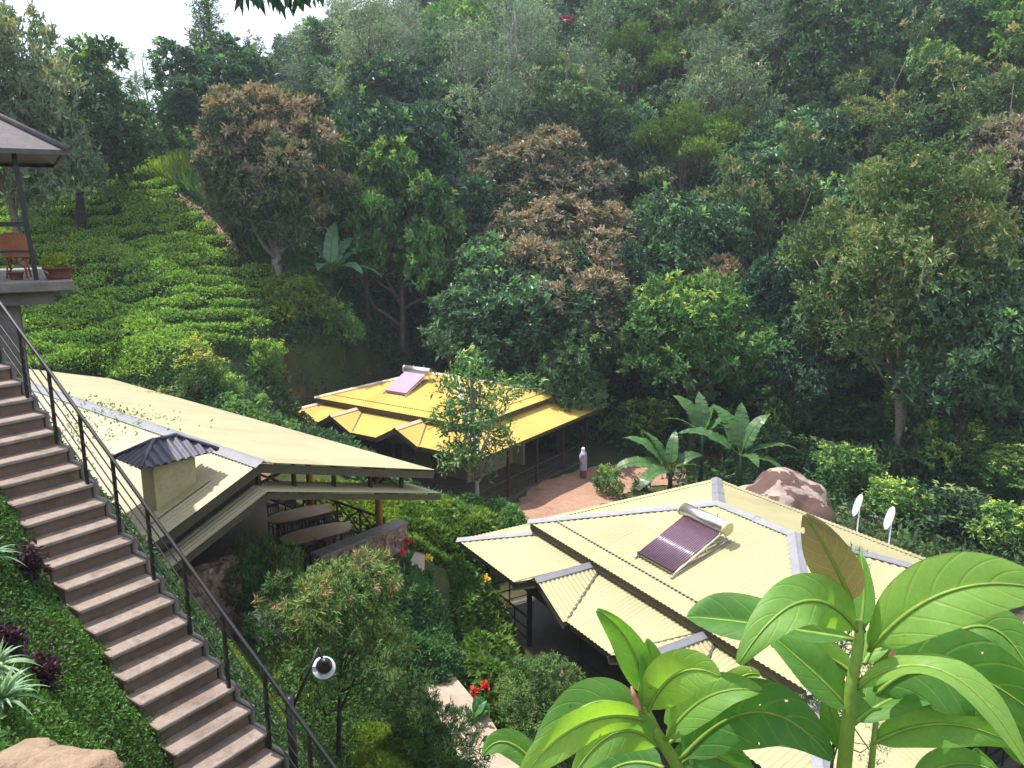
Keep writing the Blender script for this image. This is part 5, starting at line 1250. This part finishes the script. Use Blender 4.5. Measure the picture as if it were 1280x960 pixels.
hedge('hedge', 'pale weeds and scrub on the earth by the boulder and banana clump', [(5.2, 37.5), (8.5, 36.2), (10.5, 37.0), (9.0, 38.4), (6.6, 39.2)], .45, .22, .06, 220, M['leaf_olive'], (.1, .9), cat='weeds')
bush('shrub1', 762, 622, 39.0, 40, 45, 'weedy bush at the edge of the red path')
bush('weedy', 800, 605, 39.5, 30, 28, 'sparse weed tuft on the red earth below the bananas')
for i, (u, v, y_, w, h) in enumerate([(1010, 570, 42, 70, 50), (1060, 600, 39, 80, 70), (1130, 640, 36, 90, 60), (1200, 660, 34, 90, 70), (1260, 690, 32, 90, 70), (960, 545, 45, 70, 50), (690, 540, 47, 60, 40), (1180, 600, 40, 90, 80), (1090, 690, 28.5, 50, 26), (1170, 700, 27.5, 60, 30)]):
    bush(['weedy', 'shrub0', 'shrub1'][i % 3], u, v, y_, w, h, 'dark leafy bush in the shade behind the cream pavilion', 'shade bushes behind the cream pavilion')

# bank cover left of the stair
n = 330000; x = rg.uniform(-11, -.6, n); y = rg.uniform(3.0, 12.6, n); s, t = stair_st(x, y)
tt = rg.normal(size=n) * .05
k = (t < -SW + .03 + np.abs(tt)) & (s > -4.4) & (s < 8) & (t > -5.6); x, y, t, s = x[k], y[k], t[k], s[k]; n = len(x)
rk = (np.hypot((x + 2.25) / .75, (y - 3.5) / .45) < 1) ; k = ~rk; x, y, t, s = x[k], y[k], t[k], s[k]; n = len(x)
b = .5 + .5 * np.sin(x * 2.6 + 2 * np.sin(y * 1.9)) * np.sin(y * 3.1 + 1.4 * np.sin(x * 2.3)); b2 = .5 + .5 * np.sin(x * .9 + 1.2 * np.sin(y)) * np.sin(y * 1.1 + 1)
h = (.04 + .20 * b) * np.where(rg.random(n) < .4, rg.random(n), 1); C = np.stack([x, y, gz(x, y) + h], -1); sc_ = rg.uniform(.6, 1.4, n)
o = link('ground_cover', leaf_mesh('ground_cover', C, rdir(rg, n) + [0, 0, .3], rdir(rg, n) * .7 + [0, 0, .7], .05 * sc_, .024 * sc_, np.clip(.15 + .35 * b2 + .25 * b + rg.normal(size=n) * .12, 0, 1), M['leaf_cover']))
tag(o, 'dense green creeping ground cover over the bank beside the steps', 'ground cover', kind='stuff')
def bank_pt(u, v):
    for D in np.arange(2, 14, .05):
        p = atd(u, v, D)
        if p[2] < g1(p[0], p[1]): break
    return p
M['leaf_purple'] = mat_leaf('purple_leaf', [(0, (.03, .016, .024)), (.5, (.055, .026, .042)), (1, (.11, .04, .085))], .5, .2)
M['leaf_sage'] = mat_leaf('sage_blade', [(0, (.10, .19, .10)), (.6, (.2, .33, .18)), (1, (.36, .46, .27))], .5, .25)
def purple(u, v, w, label):
    p = bank_pt(u, v); n = 420; C = rg.normal(size=(n, 3)) * [w * .5, w * .5, .1] + [0, 0, .22]
    t = thing('purple_shrub', (p[0], p[1], g1(p[0], p[1])), 0, label, 'plant', 'purple-leaved plants on the bank')
    link('foliage', leaf_mesh('foliage', C, rdir(rg, n) + [0, 0, .5], rdir(rg, n) + [0, 0, .6], rg.uniform(.04, .10, n), .04, rg.random(n) ** 1.5, M['leaf_purple']), t)
    m = MB()
    for q in range(6): m.tube([(0, 0, -.05), (rg.normal() * w * .4, rg.normal() * w * .4, .25)], .008, 6)
    m.build('stem', M['bark'], t)
purple(58, 868, .13, 'dark purple-leaved plant near the lower spiky plant'); purple(12, 835, .14, 'dark purple-leaved plant cut by the frame edge'); purple(40, 728, .13, 'brownish purple plant among the green cover higher on the bank')
def spiky(u, v, L, label, n=46, seed=1):
    rr = np.random.default_rng(seed); p = bank_pt(u, v); t = thing('spiky_plant', (p[0], p[1], g1(p[0], p[1]) + .05), 0, label, 'plant', 'spiky grey-green plants on the bank'); V = []; Q = []; tint = []
    for i in range(n):
        az = rr.uniform(0, 6.28); el = rr.uniform(.15, 1.25); l = L * rr.uniform(.65, 1.1); w = .022 * rr.uniform(.8, 1.2); k = 8; o = len(V)
        d = np.array([math.cos(az), math.sin(az)]); sd = np.array([-d[1], d[0]])
        for j in range(k + 1):
            f = j / k; r_ = l * f * math.cos(el) + .02; z = l * f * math.sin(el) - .55 * l * f ** 2.3 * math.cos(el); ww = w * (1 - f ** 1.6) * (.6 + .8 * f if f < .4 else 1) + .0008
            for q, lf in ((-1, .3), (0, 0), (1, .3)): V.append((d[0] * r_ + sd[0] * q * ww, d[1] * r_ + sd[1] * q * ww, z + lf * ww + .1))
        for j in range(k):
            for q in (0, 1): Q.append((o + 3 * j + q, o + 3 * j + q + 1, o + 3 * j + 4 + q, o + 3 * j + 3 + q)); tint.append(rr.uniform(.2, .9))
    link('blades', np_mesh('blades', V, Q, M['leaf_sage'], {'tint': ('FACE', tint)}, smooth=True), t)
    m = MB(); m.lathe([(.0, .0), (.045, 0), (.035, .1), (0, .13)], 10); m.build('stem', M['bark'], t)
spiky(4, 900, .34, 'large spiky grey-green plant just above the sandy rock', 60, 1); spiky(-4, 858, .32, 'spiky grey-green plant behind the larger one at the frame edge', 50, 2); spiky(-14, 715, .36, 'small spiky plant higher up at the frame edge', 40, 3)

# ------------------------------------------------------------------ canna flowers
M['petal_red'] = mat_leaf('red_petal', [(0, (.55, .03, .02)), (1, (.75, .07, .04))], .5, .3, (1, 1, 1), objvar=0)
M['petal_yellow'] = mat_leaf('yellow_petal', [(0, (.75, .48, .03)), (1, (.85, .62, .06))], .5, .3, (1, 1, 1), objvar=0)
M['canna_leaf'] = mat_leaf('canna_blade', [(0, (.03, .10, .04)), (1, (.08, .2, .06))], .4, .3, objvar=.1)
def blade(P0, az, L, W, lean, droop, k=7):
    d = np.array([math.cos(az), math.sin(az), 0]); sd = np.array([-d[1], d[0], 0]); V = []; Q = []
    for j in range(k + 1):
        f = j / k; r_ = L * f * math.sin(lean); z = L * f * math.cos(lean) - droop * L * f ** 2; w = W * math.sin(math.pi * min(1, (f * .92 + .08)) ** .8) * .5 + .002
        for q, lf in ((-1, .22), (0, 0), (1, .22)): V.append(np.array(P0) + d * r_ + sd * q * w + [0, 0, z + lf * w])
    for j in range(k):
        for q in (0, 1): Q.append((3 * j + q, 3 * j + q + 1, 3 * j + 4 + q, 3 * j + 3 + q))
    return V, Q
def canna(u, v, D, colr, label, h=1.15):
    for D in np.arange(12, 34, .1):
        p = atd(u, v, D); z = g1(p[0], p[1])
        if p[2] - z < h: break
    h = p[2] - z
    t = thing('canna_plant', (p[0], p[1], z), 0, label, 'flower'); V = []; Q = []
    for i in range(9):
        a, b = blade((0, 0, rg.uniform(0, h * .5)), rg.uniform(0, 6.28), rg.uniform(.45, .7), .2, rg.uniform(.25, .8), .25); o = len(V); V += a; Q += [tuple(o + c for c in q) for q in b]
    link('leaves', np_mesh('leaves', V, Q, M['canna_leaf'], {'tint': ('FACE', rg.random(len(Q)))}, smooth=True), t)
    m = MB(); m.tube([(0, 0, 0), (0, 0, h)], .014, 8); m.build('stem', M['leaf_green'], t)
    n = 26; C = np.array([[0, 0, h]]) + rg.normal(size=(n, 3)) * .035; a = rdir(rg, n) + [0, 0, .4]
    link('flower', leaf_mesh('flower', C, a, rdir(rg, n) + [0, 0, .5], rg.uniform(.08, .15, n), .08, rg.random(n), M['petal_red'] if colr == 'r' else M['petal_yellow']), t)
canna(509, 677, 25.2, 'r', 'taller scarlet canna at the end of the stone terrace wall'); canna(504, 690, 24.9, 'r', 'lower scarlet canna at the end of the stone terrace wall')
canna(535, 697, 23.8, 'y', 'yellow canna beside the pale path stones'); canna(608, 724, 23.2, 'y', 'yellow canna in front of the dark pavilion post'); canna(633, 757, 21.8, 'y', 'pale yellow canna with upright leaves by the pavilion floor')
canna(592, 865, 18.0, 'r', 'scarlet flower nearer the tan path beside the ball bush'); canna(606, 858, 18.2, 'r', 'scarlet flower closer to the ball bush')

# ------------------------------------------------------------------ banana plants
M['leaf_banana'] = mat_leaf('banana_blade', [(0, (.035, .10, .035)), (.5, (.075, .17, .06)), (1, (.17, .28, .07))], .35, .4, objvar=.05, spec=.6)
M['leaf_banana_dark'] = mat_leaf('banana_blade_shade', [(0, (.04, .12, .06)), (1, (.10, .22, .12))], .35, .25, objvar=.05, spec=.6)
def banana(name, loc, h, leaves, label, mat, group=None, seed=1, big=1.0):
    rr = np.random.default_rng(seed); t = thing(name, loc, 0, label, 'banana plant', group)
    m = MB(); m.tube([(0, 0, -.3), (.03, 0, h * .5), (.02, .02, h)], [.15, .12, .08], 10); m.build('stem', M['leaf_under'], t)
    for az, el, L, W in leaves:
        L *= 1.12 * big; W *= 1.35 * big; k = 22; V = []; Q = []; d = np.array([math.cos(az), math.sin(az), 0]); sd = np.array([-d[1], d[0], 0]); P = np.array([0, 0, h - .15]); e = el; pts = []
        for j in range(k + 1):
            pts.append((P.copy(), e)); st_ = L / k; P = P + (d * math.cos(e) + np.array([0, 0, math.sin(e)])) * st_; e -= (1.25 * (1.1 - .45 * max(0, el - .6))) / k * (.3 + 1.5 * j / k)
        tn = []; tw = rr.uniform(-.5, .5)
        for j in range(k):
            if j / k < .16: w0 = w1 = .02
            else:
                f0 = (j / k - .16) / .84; f1 = ((j + 1) / k - .16) / .84
                wf = lambda f: W * .5 * min(1, (f / .12 + .1)) * max(0.04, (1 - f ** 3.2)); w0, w1 = wf(f0), wf(f1)
            a, ea = pts[j]; b, eb = pts[j + 1]
            for q in (-1, 1):
                g = rr.uniform(0, .12) if rr.random() < .45 else 0; dr = rr.uniform(.05, .28)
                def side(c, w, ee):
                    n_ = np.array([-d[0] * math.sin(ee), -d[1] * math.sin(ee), math.cos(ee)]); s_ = sd * math.cos(tw) + n_ * math.sin(tw)
                    return c + s_ * q * w + n_ * (.28 - dr) * w
                o = len(V); b2 = b + (a - b) * g; V += [a, b, side(b2, w1, eb), side(a, w0, ea)]
                Q.append((o, o + 1, o + 2, o + 3) if q > 0 else (o, o + 3, o + 2, o + 1)); tn.append(np.clip(rr.normal() * .12 + .45, 0, 1))
        lf = link('leaf', np_mesh('leaf', V, Q, mat, {'tint': ('FACE', tn)}), t)
        mm = MB(); mm.tube([p for p, _ in pts], [.035 * (1 - .9 * j / k) + .003 for j in range(k + 1)], 6); mm.build('midrib', M['canna_leaf'] if 0 else M['leaf_lime'], lf)
BL = 'banana plants by the red earth'
def at_ground(u, y_): 
    x = aty(u, 580, y_)[0]; return (x, y_, g1(x, y_))
banana('banana_plant', at_ground(925, 37.6), 2.7, [(2.05, 1.15, 2.9, .75), (.35, 1.25, 2.4, .62), (-.1, .55, 2.9, .6), (2.9, .75, 3.1, .7), (-.5, .2, 2.2, .55), (1.35, 1.35, 2.6, .7), (-1.4, .5, 1.8, .5), (.7, 1.1, 2.0, .6)], 'tallest banana plant with wide glossy leaves beside the boulder', M['leaf_banana'], BL, 1)
banana('banana_plant', at_ground(838, 38.6), 1.8, [(2.75, .95, 2.7, .62), (3.2, .45, 2.9, .6), (2.3, 1.1, 2.4, .6), (1.2, 1.35, 2.0, .5), (-.6, .6, 2.0, .5), (-2.4, .4, 1.8, .6), (.3, .75, 1.9, .5), (3.9, .3, 2.4, .7)], 'low spreading banana plant next to the red path', M['leaf_banana'], BL, 2)
banana('banana_plant', at_ground(876, 39.8), 3.2, [(2.5, 1.2, 2.4, .6), (1.6, 1.4, 2.2, .6), (3.1, .8, 2.2, .6), (0, .9, 2.0, .55), (.9, 1.2, 1.8, .5)], 'banana plant standing at the back of the clump', M['leaf_banana'], BL, 3)
x = aty(415, 385, 49.5)[0]; banana('banana_plant', (x, 49.5, g1(x, 49.5)), 2.9, [(2.9, .6, 2.6, .55), (2.2, 1.1, 2.4, .55), (1.5, 1.4, 2.4, .5), (.5, .8, 2.5, .55), (-.2, .4, 2.4, .5), (-.7, .5, 2.2, .5), (3.6, .35, 2.2, .5), (-1.6, .6, 2.0, .5), (1.0, 1.1, 2.2, .5)], 'dark banana plant in the shade beside the bronze dome tree', M['leaf_banana_dark'], None, 4, 1.35)
x = aty(515, 445, 47)[0]; banana('banana_plant', (x, 47, g1(x, 47)), 1.6, [(2.6, 1.0, 2.0, .6), (1.0, 1.3, 2.0, .6), (.2, .7, 1.8, .5), (-.8, .5, 1.6, .5), (3.4, .5, 1.7, .5)], 'pale banana leaves showing behind the far corner of the yellow roof', M['leaf_banana'], None, 5)
# red flowering shrub with white hut wall high on the slope
M['petal_pink'] = mat_leaf('crimson_petal', [(0, (.34, .02, .06)), (1, (.5, .05, .10))], .5, .2, (1, 1, 1), objvar=0)
YF = 70; x, _, z = aty(708, 26, YF)
t = thing('flowering_tree', (x, YF, z - 2.0), 0, 'slender tree topped with a small burst of crimson flowers high in the forest', 'tree')
n = 260; C = rg.normal(size=(n, 3)) * [.17, .17, .15] + [0, 0, 2.0]; link('blossom', leaf_mesh('blossom', C, rdir(rg, n), rdir(rg, n), rg.uniform(.2, .3, n), .2, rg.random(n), M['petal_pink']), t)
n = 400; C = rg.normal(size=(n, 3)) * [.7, .5, .6] + [0, 0, 1.2]; link('foliage', leaf_mesh('foliage', C, rdir(rg, n), rdir(rg, n), rg.uniform(.2, .4, n), .16, rg.random(n) * .6, M['leaf_dark']), t)
m = MB(); m.tube([(0, 0, g1(x, YF) - z + 1.5), (.2, .1, (g1(x, YF) - z) * .4), (0, 0, 1.8)], [.14, .1, .05], 6); m.build('trunk', M['bark'], t)
# ------------------------------------------------------------------ broad-leaved plant close to the viewer
def mat_broad(name, c_dark, c_mid, c_light, tfac=.5, tt=(1.75, 1.75, .5)):
    m, nt = nodes(name)
    A = lambda a: N(nt, 'ShaderNodeAttribute', attribute_name=a).outputs['Fac']
    al, ac, tn = A('along'), A('across'), A('tint')
    aa = mth(nt, 'ABSOLUTE', ac)
    ph = mth(nt, 'FRACT', mth(nt, 'SUBTRACT', mth(nt, 'MULTIPLY', al, 6.5), mth(nt, 'MULTIPLY', mth(nt, 'POWER', aa, 1.3), 1.5)))
    ve = mth(nt, 'ABSOLUTE', mth(nt, 'SUBTRACT', ph, .5))
    vein = ramp(nt, ve, [(0, (1, 1, 1)), (.035, (.75, .75, .75)), (.10, (0, 0, 0))])
    mid = ramp(nt, aa, [(0, (1, 1, 1)), (.025, (1, 1, 1)), (.06, (0, 0, 0))])
    vv = mth(nt, 'MAXIMUM', mth(nt, 'MULTIPLY', vein, .42), mid)
    pos = N(nt, 'ShaderNodeNewGeometry').outputs['Position']
    n1 = noise(nt, pos, 28, 5, .6); n2 = noise(nt, pos, 160, 3)
    base = ramp(nt, mth(nt, 'ADD', tn, mth(nt, 'MULTIPLY', mth(nt, 'SUBTRACT', n1, .5), .35)), [(0, c_dark), (.5, c_mid), (1, c_light)])
    base = mix(nt, .3, base, ramp(nt, n2, [(.3, (.7, .7, .7)), (.7, (1.1, 1.1, 1.1))]), 'MULTIPLY')
    spot = ramp(nt, noise(nt, pos, 45, 2), [(.72, (0, 0, 0)), (.75, (1, 1, 1))])
    base = mix(nt, mth(nt, 'MULTIPLY', spot, .5), base, (.10, .09, .03))
    c = mix(nt, mth(nt, 'MULTIPLY', vv, .55), base, (.24, .34, .09))
    bmp = mth(nt, 'ADD', vein, mth(nt, 'MULTIPLY', n2, .3))
    t = mix(nt, 1.0, c, tt, 'MULTIPLY')
    fleck = ramp(nt, noise(nt, pos, 70, 4, .7), [(.56, (0, 0, 0)), (.72, (1, 1, 1))]); c = mix(nt, mth(nt, 'MULTIPLY', fleck, .35), c, (.17, .20, .045)); rim = ramp(nt, mth(nt, 'MULTIPLY', mth(nt, 'POWER', aa, 9.0), mth(nt, 'MULTIPLY', n1, 1.6)), [(.62, (0, 0, 0)), (.8, (1, 1, 1))]); c = mix(nt, mth(nt, 'MULTIPLY', rim, .7), c, (.13, .08, .03))
    finish(nt, c, .5, 0, .3, bmp, .3, .002, trans=t, tfac=tfac)
    out = next(n for n in nt.nodes if n.type == 'OUTPUT_MATERIAL'); src = out.inputs[0].links[0].from_socket      # holes chewed by insects
    hole = ramp(nt, noise(nt, pos, 52, 1, .4), [(.765, (0, 0, 0)), (.77, (1, 1, 1))]); tr = N(nt, 'ShaderNodeBsdfTransparent'); mx = N(nt, 'ShaderNodeMixShader')
    nt.links.new(hole, mx.inputs[0]); nt.links.new(src, mx.inputs[1]); nt.links.new(tr.outputs[0], mx.inputs[2]); nt.links.new(mx.outputs[0], out.inputs[0])
    return m
M['broad'] = mat_broad('broad_leaf', (.045, .15, .035), (.13, .29, .06), (.28, .44, .09))
M['broad_young'] = mat_broad('young_tan_leaf', (.14, .11, .05), (.21, .155, .075), (.20, .19, .07), .4, (1.15, 1.3, .8))
M['shoot'] = mat_mottle('green_shoot', (.13, .22, .035), (.20, .30, .05), 14, .45, bump=.15)
M['bud'] = mat_mottle('pink_bud', (.45, .16, .13), (.55, .24, .18), 20, .5, bump=0)
def broad_leaf(parent, pts, w, roll=0, tint=.5, fold=.25, mat=None, wave=.035, seed=0):
    B, Mi, T = [np.array(atd(*p)) for p in pts]; rr = np.random.default_rng(seed + int(pts[0][0] * 7 + pts[2][1]))
    view = unit(Mi); k, q = 26, 8; V = []; al = []; ac = []; D = np.linalg.norm(Mi); W = w * pts[1][2] / FPX
    C1 = 2 * Mi - (B + T) / 2; L = np.linalg.norm(T - B); ph = rr.uniform(0, 6)
    for j in range(k + 1):
        f = j / k; P = (1 - f) ** 2 * B + 2 * f * (1 - f) * C1 + f * f * T; d = unit(2 * (1 - f) * (C1 - B) + 2 * f * (T - C1))
        s0 = unit(np.cross(d, view)); n0 = unit(np.cross(s0, d)); r = R(roll + rr.normal() * .6)
        s = s0 * math.cos(r) + n0 * math.sin(r); n = -s0 * math.sin(r) + n0 * math.cos(r)
        if n @ view > 0: n = -n
        prof = (math.sin(math.pi * min(1, f * .97 + .015) ** .92)) ** .72 * (1 - .12 * f)
        if f < .08: prof *= f / .08 * .9 + .05
        for i in range(-q, q + 1):
            a = i / q; hw_ = W * .5 * prof
            h = (fold * abs(a) - fold * .55 * a * a) * hw_ * 1.6 + wave * L * math.sin(f * 9 + ph + (2.2 if a < 0 else 0)) * a * a * .55
            V.append(P + s * a * hw_ + n * h); al.append(f); ac.append(a)
    c = 2 * q + 1; Q = [(j * c + i, j * c + i + 1, (j + 1) * c + i + 1, (j + 1) * c + i) for j in range(k) for i in range(2 * q)]
    o = np.array(parent.location)
    lf = link('leaf', np_mesh('leaf', np.array(V) - o, Q, mat or M['broad'], {'along': ('POINT', al), 'across': ('POINT', ac), 'tint': ('POINT', np.full(len(V), tint))}, smooth=True), parent)
    mb = MB(); mid = [Vector(V[j * c + q]) - Vector(o) - Vector(unit(Mi)) * .0012 for j in range(0, k + 1)]
    mb.tube(mid, [.0028 * (1 - .85 * j / k) + .0004 for j in range(k + 1)], 6); mb.build('midrib', M['shoot'], lf)
    return lf
def broad_plant(label, root, stem, leaves, branches=(), buds=()):
    t = thing('broadleaf_plant', (float(root[0]), float(root[1]), g1(root[0], root[1])), 0, label, 'plant'); o = Vector(t.location)
    bpy.context.view_layer.update()
    S = [Vector(atd(*p)) - o for p in stem]; S = [Vector((0, 0, -.05)), Vector((S[0].x * .5, S[0].y * .5, S[0].z * .45))] + S
    m = MB(); n = len(S); m.tube(S, [.013 - .0075 * i / (n - 1) for i in range(n)], 12)
    for br in branches:
        b = [Vector(atd(*p)) - o for p in br]; m.tube(b, [.005 - .002 * i / (len(b) - 1) for i in range(len(b))], 10)
    m.build('stem', M['shoot'], t)
    for L in leaves: broad_leaf(t, *L[:2], **(L[2] if len(L) > 2 else {}))
    for b in buds:
        p, q = Vector(atd(*b[0])) - o, Vector(atd(*b[1])) - o; m = MB(); m.tube([p, p.lerp(q, .3), p.lerp(q, .7), q], [.003, .0055, .0045, .001], 10); m.build('bud', M['bud'], t)
Dr = 1.05
broad_plant('tall broad-leaved shoot with a young tan leaf at its tip near the viewer', atd(1065, 1100, 1.2)[:2] * 1.0,
  [(1050, 1010, 1.1), (1058, 930, 1.07), (1064, 860, Dr), (1074, 800, Dr), (1074, 775, Dr)],
  [([(1064, 752, Dr), (1040, 700, 1.03), (1006, 643, 1.02)], 66, dict(roll=18, tint=.55, mat=M['broad_young'], fold=.2)),
   ([(1074, 792, Dr), (1080, 742, 1.06), (1076, 692, 1.08)], 38, dict(roll=38, tint=.35)),
   ([(1073, 790, Dr), (1003, 752, 1.0), (923, 830, .97)], 71, dict(roll=-14, tint=.62, fold=.15)),
   ([(1068, 800, 1.08), (925, 778, 1.13), (858, 772, 1.15)], 70, dict(roll=-35, tint=.22, fold=.6)),
   ([(1088, 812, Dr), (1190, 738, 1.0), (1320, 742, .98)], 94, dict(roll=8, tint=.72, fold=.22, wave=.03)),
   ([(1086, 815, 1.06), (1118, 755, 1.06), (1160, 735, 1.06)], 40, dict(roll=-30, tint=.45, fold=.5)),
   ([(1180, 800, 1.16), (1245, 788, 1.15), (1296, 862, 1.12)], 62, dict(roll=20, tint=.4)),
   ([(1095, 868, 1.1), (1195, 838, 1.08), (1330, 925, 1.05)], 112, dict(roll=-6, tint=.2, fold=.12, wave=.03)),
   ([(1070, 862, Dr), (1185, 842, .97), (1300, 985, .92)], 54, dict(roll=48, tint=.75, fold=.3)),
   ([(1060, 885, 1.06), (1012, 836, 1.06), (955, 788, 1.08)], 56, dict(roll=-25, tint=.35, fold=.5)),
   ([(1068, 905, 1.08), (1130, 868, 1.1), (1200, 862, 1.12)], 62, dict(roll=30, tint=.35, fold=.5)),
   ([(1090, 930, 1.1), (1180, 905, 1.08), (1275, 935, 1.06)], 56, dict(roll=-10, tint=.55)),
   ([(1060, 940, 1.08), (1042, 905, 1.1), (1033, 862, 1.1)], 34, dict(roll=40, tint=.25)),
   ([(1080, 830, 1.1), (1098, 800, 1.12), (1118, 776, 1.13)], 34, dict(roll=10, tint=.7)),
   ([(1070, 845, 1.1), (1020, 818, 1.12), (985, 832, 1.13)], 44, dict(roll=0, tint=.6)),
   ([(1140, 985, 1.12), (1190, 955, 1.12), (1245, 965, 1.1)], 44, dict(roll=0, tint=.45)),
   ([(1250, 1000, 1.12), (1230, 965, 1.12), (1222, 935, 1.12)], 40, dict(roll=10, tint=.55)),
   ([(1300, 960, 1.16), (1275, 900, 1.16), (1290, 830, 1.18)], 70, dict(roll=20, tint=.15))],
  [[(1085, 1000, 1.1), (1092, 930, 1.1), (1098, 868, 1.1)], [(1240, 1010, 1.12), (1200, 960, 1.13), (1180, 800, 1.16)]], [[(1113, 842, 1.08), (1117, 810, 1.08)]])
broad_plant('lower broad-leaved shoot with drooping glossy leaves below the solar heater', atd(870, 1100, 1.3)[:2] * 1.0,
  [(872, 1010, 1.2), (842, 950, 1.17), (820, 915, 1.15), (806, 885, 1.15), (803, 868, 1.15)],
  [([(803, 872, 1.15), (788, 808, 1.14), (746, 762, 1.13)], 46, dict(roll=25, tint=.42, fold=.4)),
   ([(806, 886, 1.15), (812, 842, 1.14), (808, 798, 1.14)], 42, dict(roll=-30, tint=.5, fold=.4)),
   ([(808, 892, 1.15), (848, 842, 1.1), (900, 846, 1.08)], 66, dict(roll=-12, tint=.85, fold=.2)),
   ([(832, 925, 1.15), (884, 872, 1.12), (952, 864, 1.1)], 58, dict(roll=20, tint=.6, fold=.4)),
   ([(850, 950, 1.17), (945, 890, 1.13), (1040, 950, 1.08)], 88, dict(roll=-8, tint=.12, fold=.25)),
   ([(806, 905, 1.16), (738, 880, 1.15), (660, 958, 1.12)], 62, dict(roll=-8, tint=.3, fold=.15, wave=.035)),
   ([(806, 900, 1.14), (722, 908, 1.07), (640, 990, 1.02)], 56, dict(roll=32, tint=.78, fold=.25)),
   ([(836, 930, 1.18), (880, 905, 1.2), (898, 955, 1.2)], 46, dict(roll=10, tint=.25, fold=.5)),
   ([(875, 900, 1.2), (918, 852, 1.2), (950, 844, 1.2)], 30, dict(roll=0, tint=.8)),
   ([(825, 935, 1.16), (772, 915, 1.12), (715, 972, 1.1)], 54, dict(roll=15, tint=.65)),
   ([(845, 960, 1.18), (890, 945, 1.18), (950, 985, 1.18)], 64, dict(roll=-20, tint=.15)),
   ([(830, 960, 1.18), (780, 955, 1.2), (740, 985, 1.2)], 60, dict(roll=-20, tint=.12)),
   ([(690, 985, 1.3), (640, 930, 1.3), (603, 944, 1.3)], 36, dict(roll=0, tint=.35))],
  [[(872, 1010, 1.2), (866, 960, 1.18), (856, 915, 1.17)], [(872, 1010, 1.2), (780, 1000, 1.27), (690, 985, 1.3)]], [[(800, 893, 1.14), (789, 858, 1.13)]])
# leafy twig hanging into the view from above
rg = np.random.default_rng(88)
tw = thing('overhanging_twig', tuple(atd(345, -60, 5.0)), 0, 'dark leafy twig hanging into the top of the view against the sky', 'branch'); o = np.array(tw.location)
m = MB(); a = [Vector(atd(u, v, 5) - o) for u, v in ((200, -120), (280, -60), (345, -22), (400, -10), (440, -20))]; m.tube(a, [.03, .02, .012, .008, .004], 8); m.build('stem', M['bark_dark'], tw)
Cs, As = [], []
for i in range(90):
    u = rg.uniform(292, 402); v = rg.uniform(-34, -4); Cs.append(atd(u, v, 5 + rg.normal() * .08) - o); As.append([rg.normal() * .35, rg.normal() * .5, -1])
link('foliage', leaf_mesh('foliage', np.array(Cs), np.array(As), rdir(rg, 90) * .7 + [0, -1, .2], rg.uniform(.08, .16, 90), .034, rg.random(90) * .5, M['leaf_dark']), tw)

# ------------------------------------------------------------------ light, sky, air
SUN_EL, SUN_AZ = R(66), math.atan2(-.72, .36)      # azimuth measured from +Y towards +X
sd_ = Vector((math.sin(SUN_AZ) * math.cos(SUN_EL), math.cos(SUN_AZ) * math.cos(SUN_EL), math.sin(SUN_EL)))
sun = bpy.data.lights.new('sun', 'SUN'); sun.energy = 4.7; sun.angle = R(.6); sun.color = (1, .955, .88)
so = bpy.data.objects.new('sun', sun); col.objects.link(so); so.rotation_euler = sd_.to_track_quat('Z', 'Y').to_euler()
w = bpy.data.worlds.new('World'); sc.world = w; w.use_nodes = True; nt = w.node_tree; nt.nodes.clear()
sky = N(nt, 'ShaderNodeTexSky', sky_type='NISHITA'); sky.sun_disc = False; sky.sun_elevation = SUN_EL; sky.sun_rotation = SUN_AZ; sky.air_density = 1.2; sky.dust_density = 2.5; sky.altitude = 1000
tc = N(nt, 'ShaderNodeTexCoord').outputs['Generated']
cl = ramp(nt, noise(nt, tc, 2.1, 6, .6), [(.30, (0, 0, 0)), (.5, (1, 1, 1))])
c = mix(nt, mth(nt, 'MULTIPLY', cl, .8), sky.outputs[0], (9.4, 10.0, 11.2))
bg = N(nt, 'ShaderNodeBackground'); nt.links.new(c, bg.inputs[0]); bg.inputs[1].default_value = .1
wo = N(nt, 'ShaderNodeOutputWorld'); nt.links.new(bg.outputs[0], wo.inputs[0])
HAZE = .00045
if HAZE:
    m_, nt = nodes('pale_air'); v = N(nt, 'ShaderNodeVolumePrincipled'); v.inputs['Color'].default_value = (.78, .87, 1, 1); v.inputs['Density'].default_value = HAZE; v.inputs['Anisotropy'].default_value = .2
    oo = N(nt, 'ShaderNodeOutputMaterial'); nt.links.new(v.outputs[0], oo.inputs['Volume'])
    zmin = float(GZ.min()) - 1
    mb = MB(); mb.box((0, 100, (zmin + 110) / 2), (5600, 5600, 110 - zmin)); h = mb.build('haze', m_); tag(h, kind='stuff')
sc.view_settings.view_transform = 'Standard'; sc.view_settings.look = 'None'; sc.view_settings.gamma = 1; sc.view_settings.use_curve_mapping = False
sc.view_settings.exposure = .98
cy = sc.cycles
cy.max_bounces = 6; cy.diffuse_bounces = 3; cy.glossy_bounces = 2; cy.transmission_bounces = 4; cy.volume_bounces = 0; cy.transparent_max_bounces = 4
cy.use_denoising = True; cy.caustics_reflective = False; cy.caustics_refractive = False
try: cy.denoiser = 'OPENIMAGEDENOISE'; cy.denoising_prefilter = 'ACCURATE'
except Exception: pass
